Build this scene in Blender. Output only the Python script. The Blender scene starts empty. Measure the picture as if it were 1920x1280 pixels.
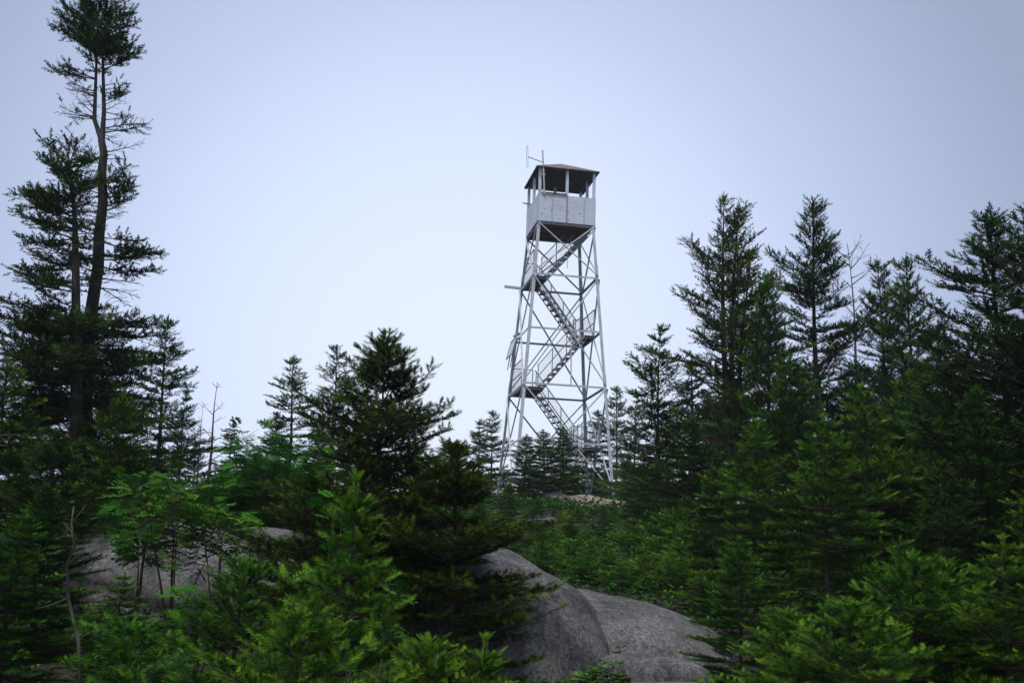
import bpy, math
import numpy as np
from mathutils import Vector, Matrix, noise

# ------------------------------------------------------------------ camera, sky, sun, exposure
sc = bpy.context.scene
COL = sc.collection
R_ = math.radians
CZ = 1.65                       # eye height above the path
F_PX = 2000.0                   # focal length in photo pixels (1920 wide)
PITCH, ROLL = 0.2194, 0.0353

cam_d = bpy.data.cameras.new('camera')
cam_d.sensor_width = 36.0
cam_d.lens = 36.0 * F_PX / 1920.0
cam_d.clip_start, cam_d.clip_end = 0.05, 2000.0
cam = bpy.data.objects.new('camera', cam_d)
COL.objects.link(cam)
r0 = Vector((1, 0, 0)); u0 = Vector((0, -math.sin(PITCH), math.cos(PITCH)))
fw = Vector((0, math.cos(PITCH), math.sin(PITCH)))
rt = r0 * math.cos(ROLL) + u0 * math.sin(ROLL)
up = u0 * math.cos(ROLL) - r0 * math.sin(ROLL)
cam.matrix_world = Matrix(((rt.x, up.x, -fw.x, 0), (rt.y, up.y, -fw.y, 0), (rt.z, up.z, -fw.z, CZ), (0, 0, 0, 1)))
sc.camera = cam

SUN_EL, SUN_AZ = 62.0, 205.0    # azimuth clockwise from +Y: the veiled sun stands behind the viewer's left shoulder
world = bpy.data.worlds.new('World'); sc.world = world; world.use_nodes = True
nt = world.node_tree; nt.nodes.clear()
N = nt.nodes.new; LK = nt.links.new
out = N('ShaderNodeOutputWorld'); bg = N('ShaderNodeBackground'); bg.inputs['Strength'].default_value = 0.1
sky = N('ShaderNodeTexSky'); sky.sky_type = 'NISHITA'; sky.sun_disc = False
sky.sun_elevation = R_(SUN_EL); sky.sun_rotation = R_(SUN_AZ)
sky.dust_density = 4.0; sky.air_density = 1.0; sky.ozone_density = 2.0; sky.altitude = 900.0
tc = N('ShaderNodeTexCoord')
dot = N('ShaderNodeVectorMath'); dot.operation = 'DOT_PRODUCT'
gd = Vector((-0.05, 0.985, 0.18)).normalized()   # the fog is thinnest and brightest over the open summit ahead
dot.inputs[1].default_value = gd
LK(tc.outputs['Generated'], dot.inputs[0])
ramp = N('ShaderNodeValToRGB')
mr = N('ShaderNodeMapRange'); mr.inputs['From Min'].default_value = 0.85; mr.inputs['From Max'].default_value = 1.0
LK(dot.outputs['Value'], mr.inputs['Value'])
e = ramp.color_ramp.elements
e[0].position = 0.0; e[0].color = (0.29, 0.345, 0.48, 1)
e[1].position = 1.0; e[1].color = (0.85, 0.935, 1.12, 1)
m_ = ramp.color_ramp.elements.new(0.6); m_.color = (0.54, 0.63, 0.89, 1)
ramp.color_ramp.interpolation = 'B_SPLINE'
LK(mr.outputs['Result'], ramp.inputs['Fac'])
sc1 = N('ShaderNodeVectorMath'); sc1.operation = 'SCALE'; sc1.inputs['Scale'].default_value = 6.4
LK(ramp.outputs['Color'], sc1.inputs[0])
mix = N('ShaderNodeMix'); mix.data_type = 'RGBA'; mix.inputs['Factor'].default_value = 0.93
LK(sky.outputs['Color'], mix.inputs['A']); LK(sc1.outputs['Vector'], mix.inputs['B'])
LK(mix.outputs['Result'], bg.inputs['Color']); LK(bg.outputs['Background'], out.inputs['Surface'])

sun_d = bpy.data.lights.new('sun', 'SUN'); sun_d.energy = 1.5; sun_d.angle = R_(22); sun_d.color = (1.0, 0.97, 0.93)
sun = bpy.data.objects.new('sun', sun_d); COL.objects.link(sun)
sd = Vector((math.sin(R_(SUN_AZ)) * math.cos(R_(SUN_EL)), math.cos(R_(SUN_AZ)) * math.cos(R_(SUN_EL)), math.sin(R_(SUN_EL))))
sun.rotation_euler = sd.to_track_quat('Z', 'Y').to_euler()
sun.location = sd * 60

vs = sc.view_settings
vs.view_transform = 'Standard'; vs.look = 'None'; vs.gamma = 1.0; vs.exposure = 0.75; vs.use_curve_mapping = False
sc.render.engine = 'CYCLES'
cy = sc.cycles
cy.max_bounces = 5; cy.diffuse_bounces = 3; cy.glossy_bounces = 2; cy.transmission_bounces = 2; cy.volume_bounces = 1
cy.use_denoising = True
cy.sample_clamp_indirect = 4.0

# ------------------------------------------------------------------ helpers
def at(px, py, Y):
    """world point seen at a photo pixel, Y metres ahead of the viewer"""
    X, V = px - 960.0, py - 640.0
    xs = math.cos(ROLL) * X + math.sin(ROLL) * V
    ys = -math.sin(ROLL) * X + math.cos(ROLL) * V
    d = np.array([xs / F_PX, math.cos(PITCH) + ys / F_PX * math.sin(PITCH), math.sin(PITCH) - ys / F_PX * math.cos(PITCH)])
    d = d * (Y / d[1])
    return np.array([d[0], Y, CZ + d[2]])

_PY = [-130, -60, -15, 0, 5, 9, 15, 25, 34, 40, 55, 80, 130]
_PZ = [-9, -5, -1.0, 0, 0.32, 0.75, 1.45, 2.95, 3.95, 4.35, 4.4, 2.0, -7]
def ground(x, y):
    x = np.asarray(x, float); y = np.asarray(y, float)
    z = np.zeros(np.broadcast(x, y).shape)
    for o in (-2.5, -1.2, 0, 1.2, 2.5): z = z + np.interp(y + o, _PY, _PZ) / 5
    z = z + 0.13 * np.sin(x * 0.55 + 0.7) * np.sin(y * 0.43 + 1.1) + 0.07 * np.sin(x * 1.3 + y * 0.9)
    z = z - 0.0016 * np.clip(np.abs(x) - 14, 0, None) ** 2
    return np.clip(z, -12.5, None)

def new_mesh(name, V, F, mat, smooth=False):
    me = bpy.data.meshes.new(name); me.from_pydata([tuple(v) for v in V], [], [tuple(f) for f in F])
    if smooth: me.polygons.foreach_set('use_smooth', [True] * len(me.polygons))
    if mat: me.materials.append(mat)
    me.update(); return me

def tri_mesh(name, V, F, mat, tint=None, smooth=False):
    """large triangle mesh straight from arrays"""
    V = np.ascontiguousarray(V, np.float32); F = np.ascontiguousarray(F, np.int32)
    me = bpy.data.meshes.new(name)
    me.vertices.add(len(V)); me.vertices.foreach_set('co', V.ravel())
    me.loops.add(F.size); me.loops.foreach_set('vertex_index', F.ravel())
    me.polygons.add(len(F))
    me.polygons.foreach_set('loop_start', np.arange(0, F.size, F.shape[1], dtype=np.int32))
    me.polygons.foreach_set('loop_total', np.full(len(F), F.shape[1], np.int32))
    if smooth: me.polygons.foreach_set('use_smooth', np.ones(len(F), bool))
    if tint is not None:
        a = me.attributes.new('tint', 'FLOAT', 'POINT'); a.data.foreach_set('value', np.ascontiguousarray(tint, np.float32))
    me.materials.append(mat); me.update(calc_edges=True); return me

def obj(name, me, parent=None, loc=None, kind=None):
    o = bpy.data.objects.new(name, me); COL.objects.link(o)
    if parent is not None: o.parent = parent
    if loc is not None: o.location = loc
    if kind: o['kind'] = kind
    return o

def thing(name, label, cat, loc=(0, 0, 0), rz=0.0, group=None):
    o = bpy.data.objects.new(name, None); COL.objects.link(o)
    o.location = loc; o.rotation_euler = (0, 0, rz); o.empty_display_size = 0.2
    o['label'] = label; o['category'] = cat
    if group: o['group'] = group
    return o

def tag(o, label, cat, group=None):
    o['label'] = label; o['category'] = cat
    if group: o['group'] = group
    return o

class MB:
    def __init__(s): s.V = []; s.F = []
    def add(s, V, F):
        n = len(s.V); s.V += [tuple(v) for v in V]; s.F += [tuple(i + n for i in f) for f in F]
    def prism(s, poly, p0, p1, u, v):
        """extrude a 2-d polygon (in axes u, v) from p0 to p1"""
        p0, p1, u, v = map(Vector, (p0, p1, u, v)); n = len(poly)
        V = [p0 + u * a + v * b for a, b in poly] + [p1 + u * a + v * b for a, b in poly]
        F = [(i, (i + 1) % n, n + (i + 1) % n, n + i) for i in range(n)] + [tuple(reversed(range(n))), tuple(range(n, 2 * n))]
        s.add(V, F)
    def angle(s, p0, p1, size, t, u, v):
        """rolled steel angle, its two flanges along u and v"""
        s.prism([(0, 0), (size, 0), (size, t), (t, t), (t, size), (0, size)], p0, p1, u, v)
    def bar(s, p0, p1, w, h, upv=(0, 0, 1)):
        p0, p1 = Vector(p0), Vector(p1); d = (p1 - p0).normalized()
        u = d.cross(Vector(upv)).normalized(); v = u.cross(d)
        s.prism([(-w / 2, -h / 2), (w / 2, -h / 2), (w / 2, h / 2), (-w / 2, h / 2)], p0, p1, u, v)
    def box(s, x0, x1, y0, y1, z0, z1):
        s.prism([(x0, y0), (x1, y0), (x1, y1), (x0, y1)], (0, 0, z0), (0, 0, z1), (1, 0, 0), (0, 1, 0))
    def tube(s, pts, rad, n=6, cap=True):
        V, F = tube_arrays(pts, rad, n); s.add(V, F.tolist())
        if cap:
            m = len(pts); k = len(s.V) - n * m
            s.F.append(tuple(k + i for i in reversed(range(n)))); s.F.append(tuple(k + (m - 1) * n + i for i in range(n)))
    def build(s, name, mat, parent=None, smooth=False, kind=None):
        return obj(name, new_mesh(name, s.V, s.F, mat, smooth), parent, kind=kind)

def tube_arrays(pts, rad, n):
    P = np.asarray(pts, float); m = len(P); rad = np.broadcast_to(np.asarray(rad, float), (m,))
    T = np.gradient(P, axis=0); T /= np.linalg.norm(T, axis=1, keepdims=True) + 1e-9
    ref = np.where(np.abs(T[:, 2:3]) > 0.9, np.array([[1., 0, 0]]), np.array([[0., 0, 1]]))
    U = np.cross(T, ref); U /= np.linalg.norm(U, axis=1, keepdims=True) + 1e-9
    for i in range(1, m):
        u = U[i - 1] - T[i] * (U[i - 1] @ T[i]); U[i] = u / (np.linalg.norm(u) + 1e-9)
    W = np.cross(T, U); a = np.arange(n) * 2 * math.pi / n
    V = P[:, None] + rad[:, None, None] * (np.cos(a)[None, :, None] * U[:, None] + np.sin(a)[None, :, None] * W[:, None])
    i = np.arange(m - 1)[:, None] * n; j = np.arange(n)[None]; jn = (j + 1) % n
    F = np.stack([i + j, i + jn, i + n + jn, i + n + j], -1).reshape(-1, 4)
    return V.reshape(-1, 3), F

# ------------------------------------------------------------------ materials
def mat_new(name):
    m = bpy.data.materials.new(name); m.use_nodes = True
    t = m.node_tree; b = t.nodes['Principled BSDF']; return m, t, b
def ramp_node(t, stops, interp='LINEAR'):
    r = t.nodes.new('ShaderNodeValToRGB'); el = r.color_ramp.elements; r.color_ramp.interpolation = interp
    while len(el) > 1: el.remove(el[-1])
    el[0].position = stops[0][0]; el[0].color = (*stops[0][1], 1)
    for p, c in stops[1:]:
        x = el.new(p); x.color = (*c, 1)
    return r
def noise_node(t, scale, detail=4, rough=0.6, coord='Object', stretch=None):
    c = t.nodes.new('ShaderNodeTexCoord'); n = t.nodes.new('ShaderNodeTexNoise')
    n.inputs['Scale'].default_value = scale; n.inputs['Detail'].default_value = detail; n.inputs['Roughness'].default_value = rough
    if stretch:
        mp = t.nodes.new('ShaderNodeMapping'); mp.inputs['Scale'].default_value = stretch
        t.links.new(c.outputs[coord], mp.inputs['Vector']); t.links.new(mp.outputs['Vector'], n.inputs['Vector'])
    else: t.links.new(c.outputs[coord], n.inputs['Vector'])
    return n
def bump(t, b, h, strength, dist):
    n = t.nodes.new('ShaderNodeBump'); n.inputs['Strength'].default_value = strength; n.inputs['Distance'].default_value = dist
    t.links.new(h, n.inputs['Height']); t.links.new(n.outputs['Normal'], b.inputs['Normal'])
def simple(name, stops, scale=6, rough=0.7, metal=0.0, bmp=0.0, dist=0.01, detail=5, stretch=None, spec=0.3):
    m, t, b = mat_new(name)
    n = noise_node(t, scale, detail, 0.6, stretch=stretch); r = ramp_node(t, stops)
    t.links.new(n.outputs['Fac'], r.inputs['Fac']); t.links.new(r.outputs['Color'], b.inputs['Base Color'])
    b.inputs['Roughness'].default_value = rough; b.inputs['Metallic'].default_value = metal; b.inputs['Specular IOR Level'].default_value = spec
    if bmp: bump(t, b, n.outputs['Fac'], bmp, dist)
    return m

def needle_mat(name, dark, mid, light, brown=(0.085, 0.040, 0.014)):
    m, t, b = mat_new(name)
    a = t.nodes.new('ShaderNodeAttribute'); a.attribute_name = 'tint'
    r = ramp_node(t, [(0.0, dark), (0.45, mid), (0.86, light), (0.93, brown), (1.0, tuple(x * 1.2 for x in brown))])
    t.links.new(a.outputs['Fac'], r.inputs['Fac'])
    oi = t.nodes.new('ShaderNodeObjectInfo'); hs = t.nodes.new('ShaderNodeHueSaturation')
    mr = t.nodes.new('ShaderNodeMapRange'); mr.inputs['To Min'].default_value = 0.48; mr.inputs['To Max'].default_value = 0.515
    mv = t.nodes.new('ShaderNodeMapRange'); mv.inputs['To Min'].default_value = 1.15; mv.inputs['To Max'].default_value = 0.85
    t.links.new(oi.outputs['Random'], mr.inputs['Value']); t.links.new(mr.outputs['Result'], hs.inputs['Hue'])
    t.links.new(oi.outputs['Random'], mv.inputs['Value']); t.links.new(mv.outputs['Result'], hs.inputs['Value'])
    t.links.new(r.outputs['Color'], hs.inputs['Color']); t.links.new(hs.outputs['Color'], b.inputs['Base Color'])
    b.inputs['Roughness'].default_value = 0.6; b.inputs['Specular IOR Level'].default_value = 0.08
    tr = t.nodes.new('ShaderNodeBsdfTranslucent'); t.links.new(hs.outputs['Color'], tr.inputs['Color'])
    ms = t.nodes.new('ShaderNodeMixShader'); ms.inputs['Fac'].default_value = 0.14
    o = t.nodes['Material Output']
    t.links.new(b.outputs['BSDF'], ms.inputs[1]); t.links.new(tr.outputs['BSDF'], ms.inputs[2]); t.links.new(ms.outputs['Shader'], o.inputs['Surface'])
    return m

M = {}
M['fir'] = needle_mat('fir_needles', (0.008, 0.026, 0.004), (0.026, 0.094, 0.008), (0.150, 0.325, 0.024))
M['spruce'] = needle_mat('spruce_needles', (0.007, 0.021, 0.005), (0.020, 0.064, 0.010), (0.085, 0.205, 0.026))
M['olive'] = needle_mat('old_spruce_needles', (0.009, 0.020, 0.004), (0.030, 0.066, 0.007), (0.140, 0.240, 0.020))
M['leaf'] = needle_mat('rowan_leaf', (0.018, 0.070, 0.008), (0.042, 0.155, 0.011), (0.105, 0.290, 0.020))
M['bark'] = simple('spruce_bark', [(0.3, (0.022, 0.018, 0.015)), (0.55, (0.050, 0.043, 0.037)), (0.75, (0.12, 0.112, 0.102))], 14, 0.9, 0, 0.9, 0.02, 6, (1, 1, 0.35))
M['twig'] = simple('twig_wood', [(0.3, (0.035, 0.026, 0.020)), (0.7, (0.080, 0.064, 0.052))], 20, 0.9)
M['dead'] = simple('weathered_dead_wood', [(0.3, (0.055, 0.046, 0.040)), (0.7, (0.15, 0.135, 0.12))], 12, 0.9, 0, 0.5, 0.01)
M['steel'] = simple('galvanised_steel', [(0.3, (0.38, 0.40, 0.44)), (0.5, (0.50, 0.52, 0.56)), (0.7, (0.60, 0.62, 0.66))], 3.5, 0.6, 0.15, 0, 0.01, 6)
M['steel_dark'] = simple('weathered_stair_steel', [(0.3, (0.24, 0.245, 0.26)), (0.7, (0.38, 0.385, 0.40))], 5, 0.65, 0.15)
M['sheet'] = simple('painted_sheet_steel', [(0.25, (0.51, 0.545, 0.62)), (0.5, (0.60, 0.64, 0.72)), (0.75, (0.66, 0.70, 0.77))], 2.2, 0.55, 0.0, 0.15, 0.01, 7)
M['plank'] = simple('reddish_brown_planks', [(0.3, (0.075, 0.042, 0.032)), (0.7, (0.15, 0.088, 0.066))], 9, 0.85, 0, 0.3, 0.005, 5, (0.3, 3, 1))
M['rooftop'] = simple('rusty_tan_roofing', [(0.3, (0.13, 0.108, 0.098)), (0.55, (0.21, 0.18, 0.165)), (0.75, (0.28, 0.25, 0.235))], 5, 0.85, 0, 0.3, 0.01, 6)
M['roof_under'] = simple('dark_roof_boards', [(0.3, (0.060, 0.052, 0.050)), (0.7, (0.105, 0.093, 0.088))], 6, 0.9)
M['hole'] = simple('rust_hole', [(0.3, (0.012, 0.010, 0.010)), (0.7, (0.05, 0.03, 0.022))], 30, 0.9)
M['solar'] = simple('solar_glass', [(0.4, (0.30, 0.32, 0.38)), (0.6, (0.36, 0.38, 0.44))], 4, 0.18, 0.0, spec=0.8)
M['concrete'] = simple('footing_concrete', [(0.3, (0.22, 0.21, 0.2)), (0.7, (0.36, 0.35, 0.33))], 12, 0.95, 0, 0.5)
M['white'] = simple('white_petal', [(0.3, (0.7, 0.72, 0.7)), (0.7, (0.8, 0.8, 0.78))], 8, 0.7)

def rock_mat(name, tone, lichen):
    m, t, b = mat_new(name)
    def mul(a, c):
        mx = t.nodes.new('ShaderNodeMix'); mx.data_type = 'RGBA'; mx.blend_type = 'MULTIPLY'; mx.inputs['Factor'].default_value = 1.0
        t.links.new(a, mx.inputs['A']); t.links.new(c, mx.inputs['B']); return mx.outputs['Result']
    def layer(n, stops):
        r = ramp_node(t, stops); t.links.new(n.outputs['Fac'], r.inputs['Fac']); return r.outputs['Color']
    big = noise_node(t, 1.3, 7, 0.68)
    c = layer(big, [(0.30, tuple(x * 0.60 for x in tone)), (0.50, tone), (0.70, tuple(min(1, x * 1.30) for x in tone))])
    stain = noise_node(t, 2.4, 6, 0.7, stretch=(1.3, 1.3, 0.35))          # rain streaks down the flanks
    c = mul(c, layer(stain, [(0.36, (0.60, 0.59, 0.60)), (0.50, (0.95, 0.94, 0.93)), (0.62, (1.15, 1.13, 1.10))]))
    sp = noise_node(t, 24, 4, 0.85)
    c = mul(c, layer(sp, [(0.36, (0.42, 0.42, 0.44)), (0.50, (0.95, 0.95, 0.96)), (0.64, (1.55, 1.52, 1.48))]))
    fine = noise_node(t, 120, 2, 0.7)
    c = mul(c, layer(fine, [(0.40, (0.55, 0.55, 0.56)), (0.62, (1.35, 1.34, 1.32))]))
    ln = noise_node(t, 4.3, 8, 0.75); lm = layer(ln, [(0.55, (0, 0, 0)), (0.62, (0.7, 0.7, 0.7))])
    m2 = t.nodes.new('ShaderNodeMix'); m2.data_type = 'RGBA'; m2.inputs['B'].default_value = (*lichen, 1)
    t.links.new(lm, m2.inputs['Factor']); t.links.new(c, m2.inputs['A']); t.links.new(m2.outputs['Result'], b.inputs['Base Color'])
    b.inputs['Roughness'].default_value = 0.9; b.inputs['Specular IOR Level'].default_value = 0.15
    ad = t.nodes.new('ShaderNodeMath'); ad.operation = 'MULTIPLY_ADD'; ad.inputs[1].default_value = 0.3
    t.links.new(sp.outputs['Fac'], ad.inputs[0]); t.links.new(stain.outputs['Fac'], ad.inputs[2])
    bump(t, b, ad.outputs[0], 0.55, 0.05)
    return m
M['granite'] = rock_mat('grey_granite', (0.152, 0.151, 0.152), (0.06, 0.057, 0.055))
M['pink'] = rock_mat('pinkish_granite', (0.40, 0.325, 0.27), (0.20, 0.18, 0.165))

mg, t, b = mat_new('forest_floor')
n1 = noise_node(t, 0.9, 8, 0.7); r1 = ramp_node(t, [(0.32, (0.022, 0.017, 0.012)), (0.5, (0.045, 0.036, 0.022)), (0.62, (0.030, 0.052, 0.018)), (0.8, (0.075, 0.07, 0.055))])
t.links.new(n1.outputs['Fac'], r1.inputs['Fac']); t.links.new(r1.outputs['Color'], b.inputs['Base Color']); b.inputs['Roughness'].default_value = 0.95
n2 = noise_node(t, 14, 5, 0.7); bump(t, b, n2.outputs['Fac'], 1.0, 0.08)
M['ground'] = mg

# ------------------------------------------------------------------ ground
g = np.concatenate([np.linspace(-130, -34, 25), np.arange(-32, 32.1, 0.5), np.linspace(34, 130, 25)])
gy = np.concatenate([np.linspace(-130, -8, 32), np.arange(-6, 62.1, 0.5), np.linspace(64, 130, 22)])
GX, GY = np.meshgrid(g, gy); GZ = ground(GX, GY)
rng = np.random.default_rng(3)
GZ = GZ + rng.normal(0, 0.015, GZ.shape)
V = np.stack([GX, GY, GZ], -1).reshape(-1, 3); nx, ny = len(g), len(gy)
i = np.arange(ny - 1)[:, None] * nx; j = np.arange(nx - 1)[None]
F = np.stack([i + j, i + j + 1, i + nx + j + 1, i + nx + j], -1).reshape(-1, 4)
obj('ground', tri_mesh('ground', V, F, M['ground'], smooth=True), kind='structure')

# low leafy ground cover on the slope between the rocks
rng = np.random.default_rng(77); n_ = 27000
gx = rng.uniform(-9, 10, n_); gyy = rng.uniform(5, 37, n_); keep = (np.sin(gx * 1.7 + 1) * np.sin(gyy * 1.3) + rng.uniform(-1, 1, n_)) > -.9
gx, gyy = gx[keep], gyy[keep]; n_ = len(gx); base = np.stack([gx, gyy, ground(gx, gyy)], 1)
LV = np.empty((n_, 7, 4, 3)); hgt = rng.uniform(.06, .26, n_) * (.6 + .02 * gyy)
for q in range(7):
    az = q * .898 + rng.uniform(0, 6.28, n_); ln_ = rng.uniform(.05, .105, n_) * (.7 + .02 * gyy); d = np.stack([np.cos(az), np.sin(az), rng.uniform(-.2, .7, n_)], 1) * ln_[:, None]; wv = np.stack([-np.sin(az), np.cos(az), 0 * az], 1) * (ln_ * .3)[:, None]
    o_ = base + np.array([0, 0, 1.]) * (hgt * rng.uniform(.3, 1, n_))[:, None]
    LV[:, q, 0] = o_; LV[:, q, 1] = o_ + d * .5 + wv; LV[:, q, 2] = o_ + d; LV[:, q, 3] = o_ + d * .5 - wv
gc = obj('ground_cover', tri_mesh('ground_cover', LV.reshape(-1, 3), np.arange(n_ * 28).reshape(-1, 4), M['leaf'], np.repeat(np.clip(rng.normal(.25, .15, n_ * 7), .02, .8), 4)), kind='stuff')
gc['label'] = 'low leafy green ground cover between the rocks and firs'; gc['category'] = 'ground cover'

# ------------------------------------------------------------------ boulders
def boulder(name, label, c, r, mat, seed=0, rz=0.0, tilt=(0, 0), ex=2.4, amp=0.10, nu=110, nv=60, cut=None, scale=1.0):
    V = []
    for i in range(nv + 1):
        th = math.pi * i / nv
        for j in range(nu):
            ph = 2 * math.pi * j / nu
            d = Vector((math.sin(th) * math.cos(ph), math.sin(th) * math.sin(ph), math.cos(th)))
            k = (abs(d.x) ** ex + abs(d.y) ** ex + abs(d.z) ** ex) ** (-1 / ex)
            p = d * k
            q = Vector((p.x * r[0], p.y * r[1], p.z * r[2])) * 0.9 + Vector((seed * 7.3, seed * 3.1, seed))
            h = amp * (noise.noise(q * 0.8) + 0.55 * noise.noise(q * 1.9) - 0.05 * max(0, 1 - abs(noise.noise(q * 2.3)) * 9) + 0.20 * noise.noise(q * 5) + 0.08 * noise.noise(q * 14))
            if cut:            # long shallow cracks
                for (a, bq, w, dep) in cut:
                    s = p.x * a[0] + p.y * a[1] + p.z * a[2] - bq + 0.10 * noise.noise(q * 1.5)
                    h -= dep * math.exp(-(s / w) ** 2)
            p = Vector((p.x * r[0], p.y * r[1], p.z * r[2])) + d * h * scale
            V.append(p)
    F = []
    for i in range(nv):
        for j in range(nu):
            a = i * nu + j; b2 = i * nu + (j + 1) % nu
            F.append((a, a + nu, b2 + nu, b2))
    me = new_mesh(name, V, F, mat, True)
    o = obj(name, me, loc=c); o.rotation_euler = (R_(tilt[0]), R_(tilt[1]), rz)
    o['kind'] = 'thing'
    return tag(o, label, 'boulder', 'granite outcrops among the firs')

boulder('granite_boulder', 'largest smooth grey granite dome behind the young fir, beside the flat slabs', (-0.45, 11.1, 0.33), (1.78, 1.75, 1.62), M['granite'], 1, 0.1, (0, 5), 2.08, 0.13,
        cut=[((0.25, -0.3, 0.9), 0.70, 0.03, 0.05), ((0.9, -0.3, 0.25), 0.34, 0.025, 0.035)])
boulder('granite_boulder', 'low grey granite hump sloping right from the big dome', (1.20, 11.9, 0.55), (1.66, 1.75, 0.96), M['granite'], 2, -0.12, (0, 15), 2.1, 0.09)
boulder('granite_boulder', 'long pale grey granite outcrop behind the rowan saplings on the left', (-3.55, 14.0, 0.9), (2.3, 1.9, 1.32), M['granite'], 3, 0.08, (0, 3), 2.4, 0.18, cut=[((0.1, -0.35, 0.9), 0.55, 0.05, 0.12)])
boulder('granite_boulder', 'dark granite shoulder under the tall half-bare spruce', (-6.6, 13.2, 0.9), (1.8, 1.6, 1.25), M['granite'], 4, -0.2, (0, -5), 2.4, 0.18)
boulder('granite_slab', 'flat cracked grey slab with a dead stick lying on it', (1.25, 9.15, 0.88), (0.37, 0.50, 0.20), M['granite'], 5, 0.35, (-4, 6), 3.6, 0.08, 100, 50, cut=[((0.5, 0.85, 0.0), -0.25, 0.04, 0.06)])
boulder('granite_slab', 'flat grey slab cut off by the bottom edge of the picture', (1.28, 8.25, 0.74), (0.42, 0.40, 0.22), M['granite'], 6, 0.1, (-6, 2), 3.6, 0.06, 80, 40)
boulder('granite_slab', 'small pale stone peeping out under the firs at the bottom edge', (1.92, 7.6, 0.66), (0.26, 0.24, 0.2), M['granite'], 7, 0.4, (0, 0), 2.6, 0.05, 50, 26)
boulder('granite_boulder', 'tan pinkish granite hump at the foot of the fire tower', (2.45, 33.0, 3.64), (1.35, 1.1, 0.62), M['pink'], 8, 0.1, (0, 3), 2.3, 0.12, 70, 36)
boulder('granite_boulder', 'pale grey rock left of the tan hump below the tower', (1.15, 32.4, 3.62), (0.9, 0.8, 0.6), M['granite'], 9, 0.5, (0, -8), 2.3, 0.12, 60, 32)
boulder('granite_boulder', 'pale tan slab sloping down right of the tan hump below the tower', (3.7, 31.6, 3.42), (1.2, 0.9, 0.5), M['pink'], 10, 0.2, (0, 14), 2.3, 0.1, 60, 32)
boulder('granite_boulder', 'small grey rock in the low firs below the tan ledge', (0.95, 25.5, 2.68), (0.5, 0.4, 0.5), M['granite'], 11, 0.2, (0, 0), 2.3, 0.1, 50, 28)

# ------------------------------------------------------------------ fire tower
HC = 10.24                                  # cab floor above the footings
TX, TY, TYAW = 1.6657, 38.5725, 0.1782
TZ = CZ + 12.9414 - HC
tower = thing('fire_tower', 'tall grey steel fire lookout tower with open cab and zigzag stairs', 'lookout tower', (TX, TY, TZ), TYAW)
LH = 2.0487
def W(z): return 1.067 + 0.0713 * (-z)
def Lz(n): return -LH * n
def P(x, y, z): return (x, y, z + HC)
def corner(sx, sy, z, off=0.0): w = W(z) + off; return P(sx * w, sy * w, z)

for sx, sy in ((-1, -1), (1, -1), (1, 1), (-1, 1)):
    m = MB(); m.angle(corner(sx, sy, -HC), corner(sx, sy, 0.0), 0.105, 0.012, (-sx, 0, 0), (0, -sy, 0))
    leg = m.build('leg', M['steel'], tower)
    for n in (1, 3):
        m = MB(); z = Lz(n) + 0.05
        m.angle(corner(sx, sy, z, 0.012), corner(sx, sy, z + 0.42, 0.012), 0.115, 0.010, (-sx, 0, 0), (0, -sy, 0))
        for k in range(4):
            c = corner(sx, sy, z + 0.06 + 0.1 * k, 0.012); m.box(c[0] - sx * 0.06 - 0.014, c[0] - sx * 0.06 + 0.014, c[1] - 0.012, c[1] + 0.012, c[2] - 0.014, c[2] + 0.014)
        m.build('splice_plate', M['steel'], leg)
    m = MB(); c = corner(sx, sy, -HC); m.box(c[0] - 0.25, c[0] + 0.25, c[1] - 0.25, c[1] + 0.25, -0.6, 0.05)
    m.build('footing', M['concrete'], leg)

faces = (((-1, -1), (1, -1), (0, 1, 0)), ((1, -1), (1, 1), (-1, 0, 0)), ((1, 1), (-1, 1), (0, -1, 0)), ((-1, 1), (-1, -1), (1, 0, 0)))
for a, bb, inn in faces:
    iv = Vector(inn)
    for n in (1, 2, 3, 4):
        p0 = Vector(corner(*a, Lz(n))) + iv * 0.014; p1 = Vector(corner(*bb, Lz(n))) + iv * 0.014
        m = MB(); m.angle(p0, p1, 0.07, 0.008, iv, (0, 0, -1)); m.build('girt', M['steel'], tower)
    for z0, z1 in ((0, Lz(1)), (Lz(1), Lz(3)), (Lz(3), -HC + 0.25)):
        for k, (c0, c1) in enumerate(((a, bb), (bb, a))):
            off = iv * (-0.006 - 0.007 * k)
            p0 = Vector(corner(*c0, z0 - 0.06)) + off; p1 = Vector(corner(*c1, z1 + 0.05)) + off
            d = (p1 - p0).normalized(); s = d.cross(iv).normalized()
            m = MB(); m.angle(p0 + s * -0.025, p1 + s * -0.025, 0.05, 0.006, s, iv * (1 if k else -1)); m.build('diagonal_brace', M['steel'], tower)
# hangers and odd bars seen on the front face
m = MB(); m.angle(P(0.20, -W(Lz(2)) + 0.03, Lz(2)), P(0.20, -W(Lz(3)) + 0.03, Lz(3)), 0.04, 0.005, (1, 0, 0), (0, 1, 0)); m.build('hanger_bar', M['steel'], tower)
m = MB(); m.angle(P(-W(Lz(1)) + 0.1, 1.19, Lz(1) - 0.02), P(-1.86, 1.12, Lz(1) - 0.01), 0.09, 0.01, (0, 1, 0), (0, 0, 1)); m.build('outrigger_bar', M['steel'], tower)

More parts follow.
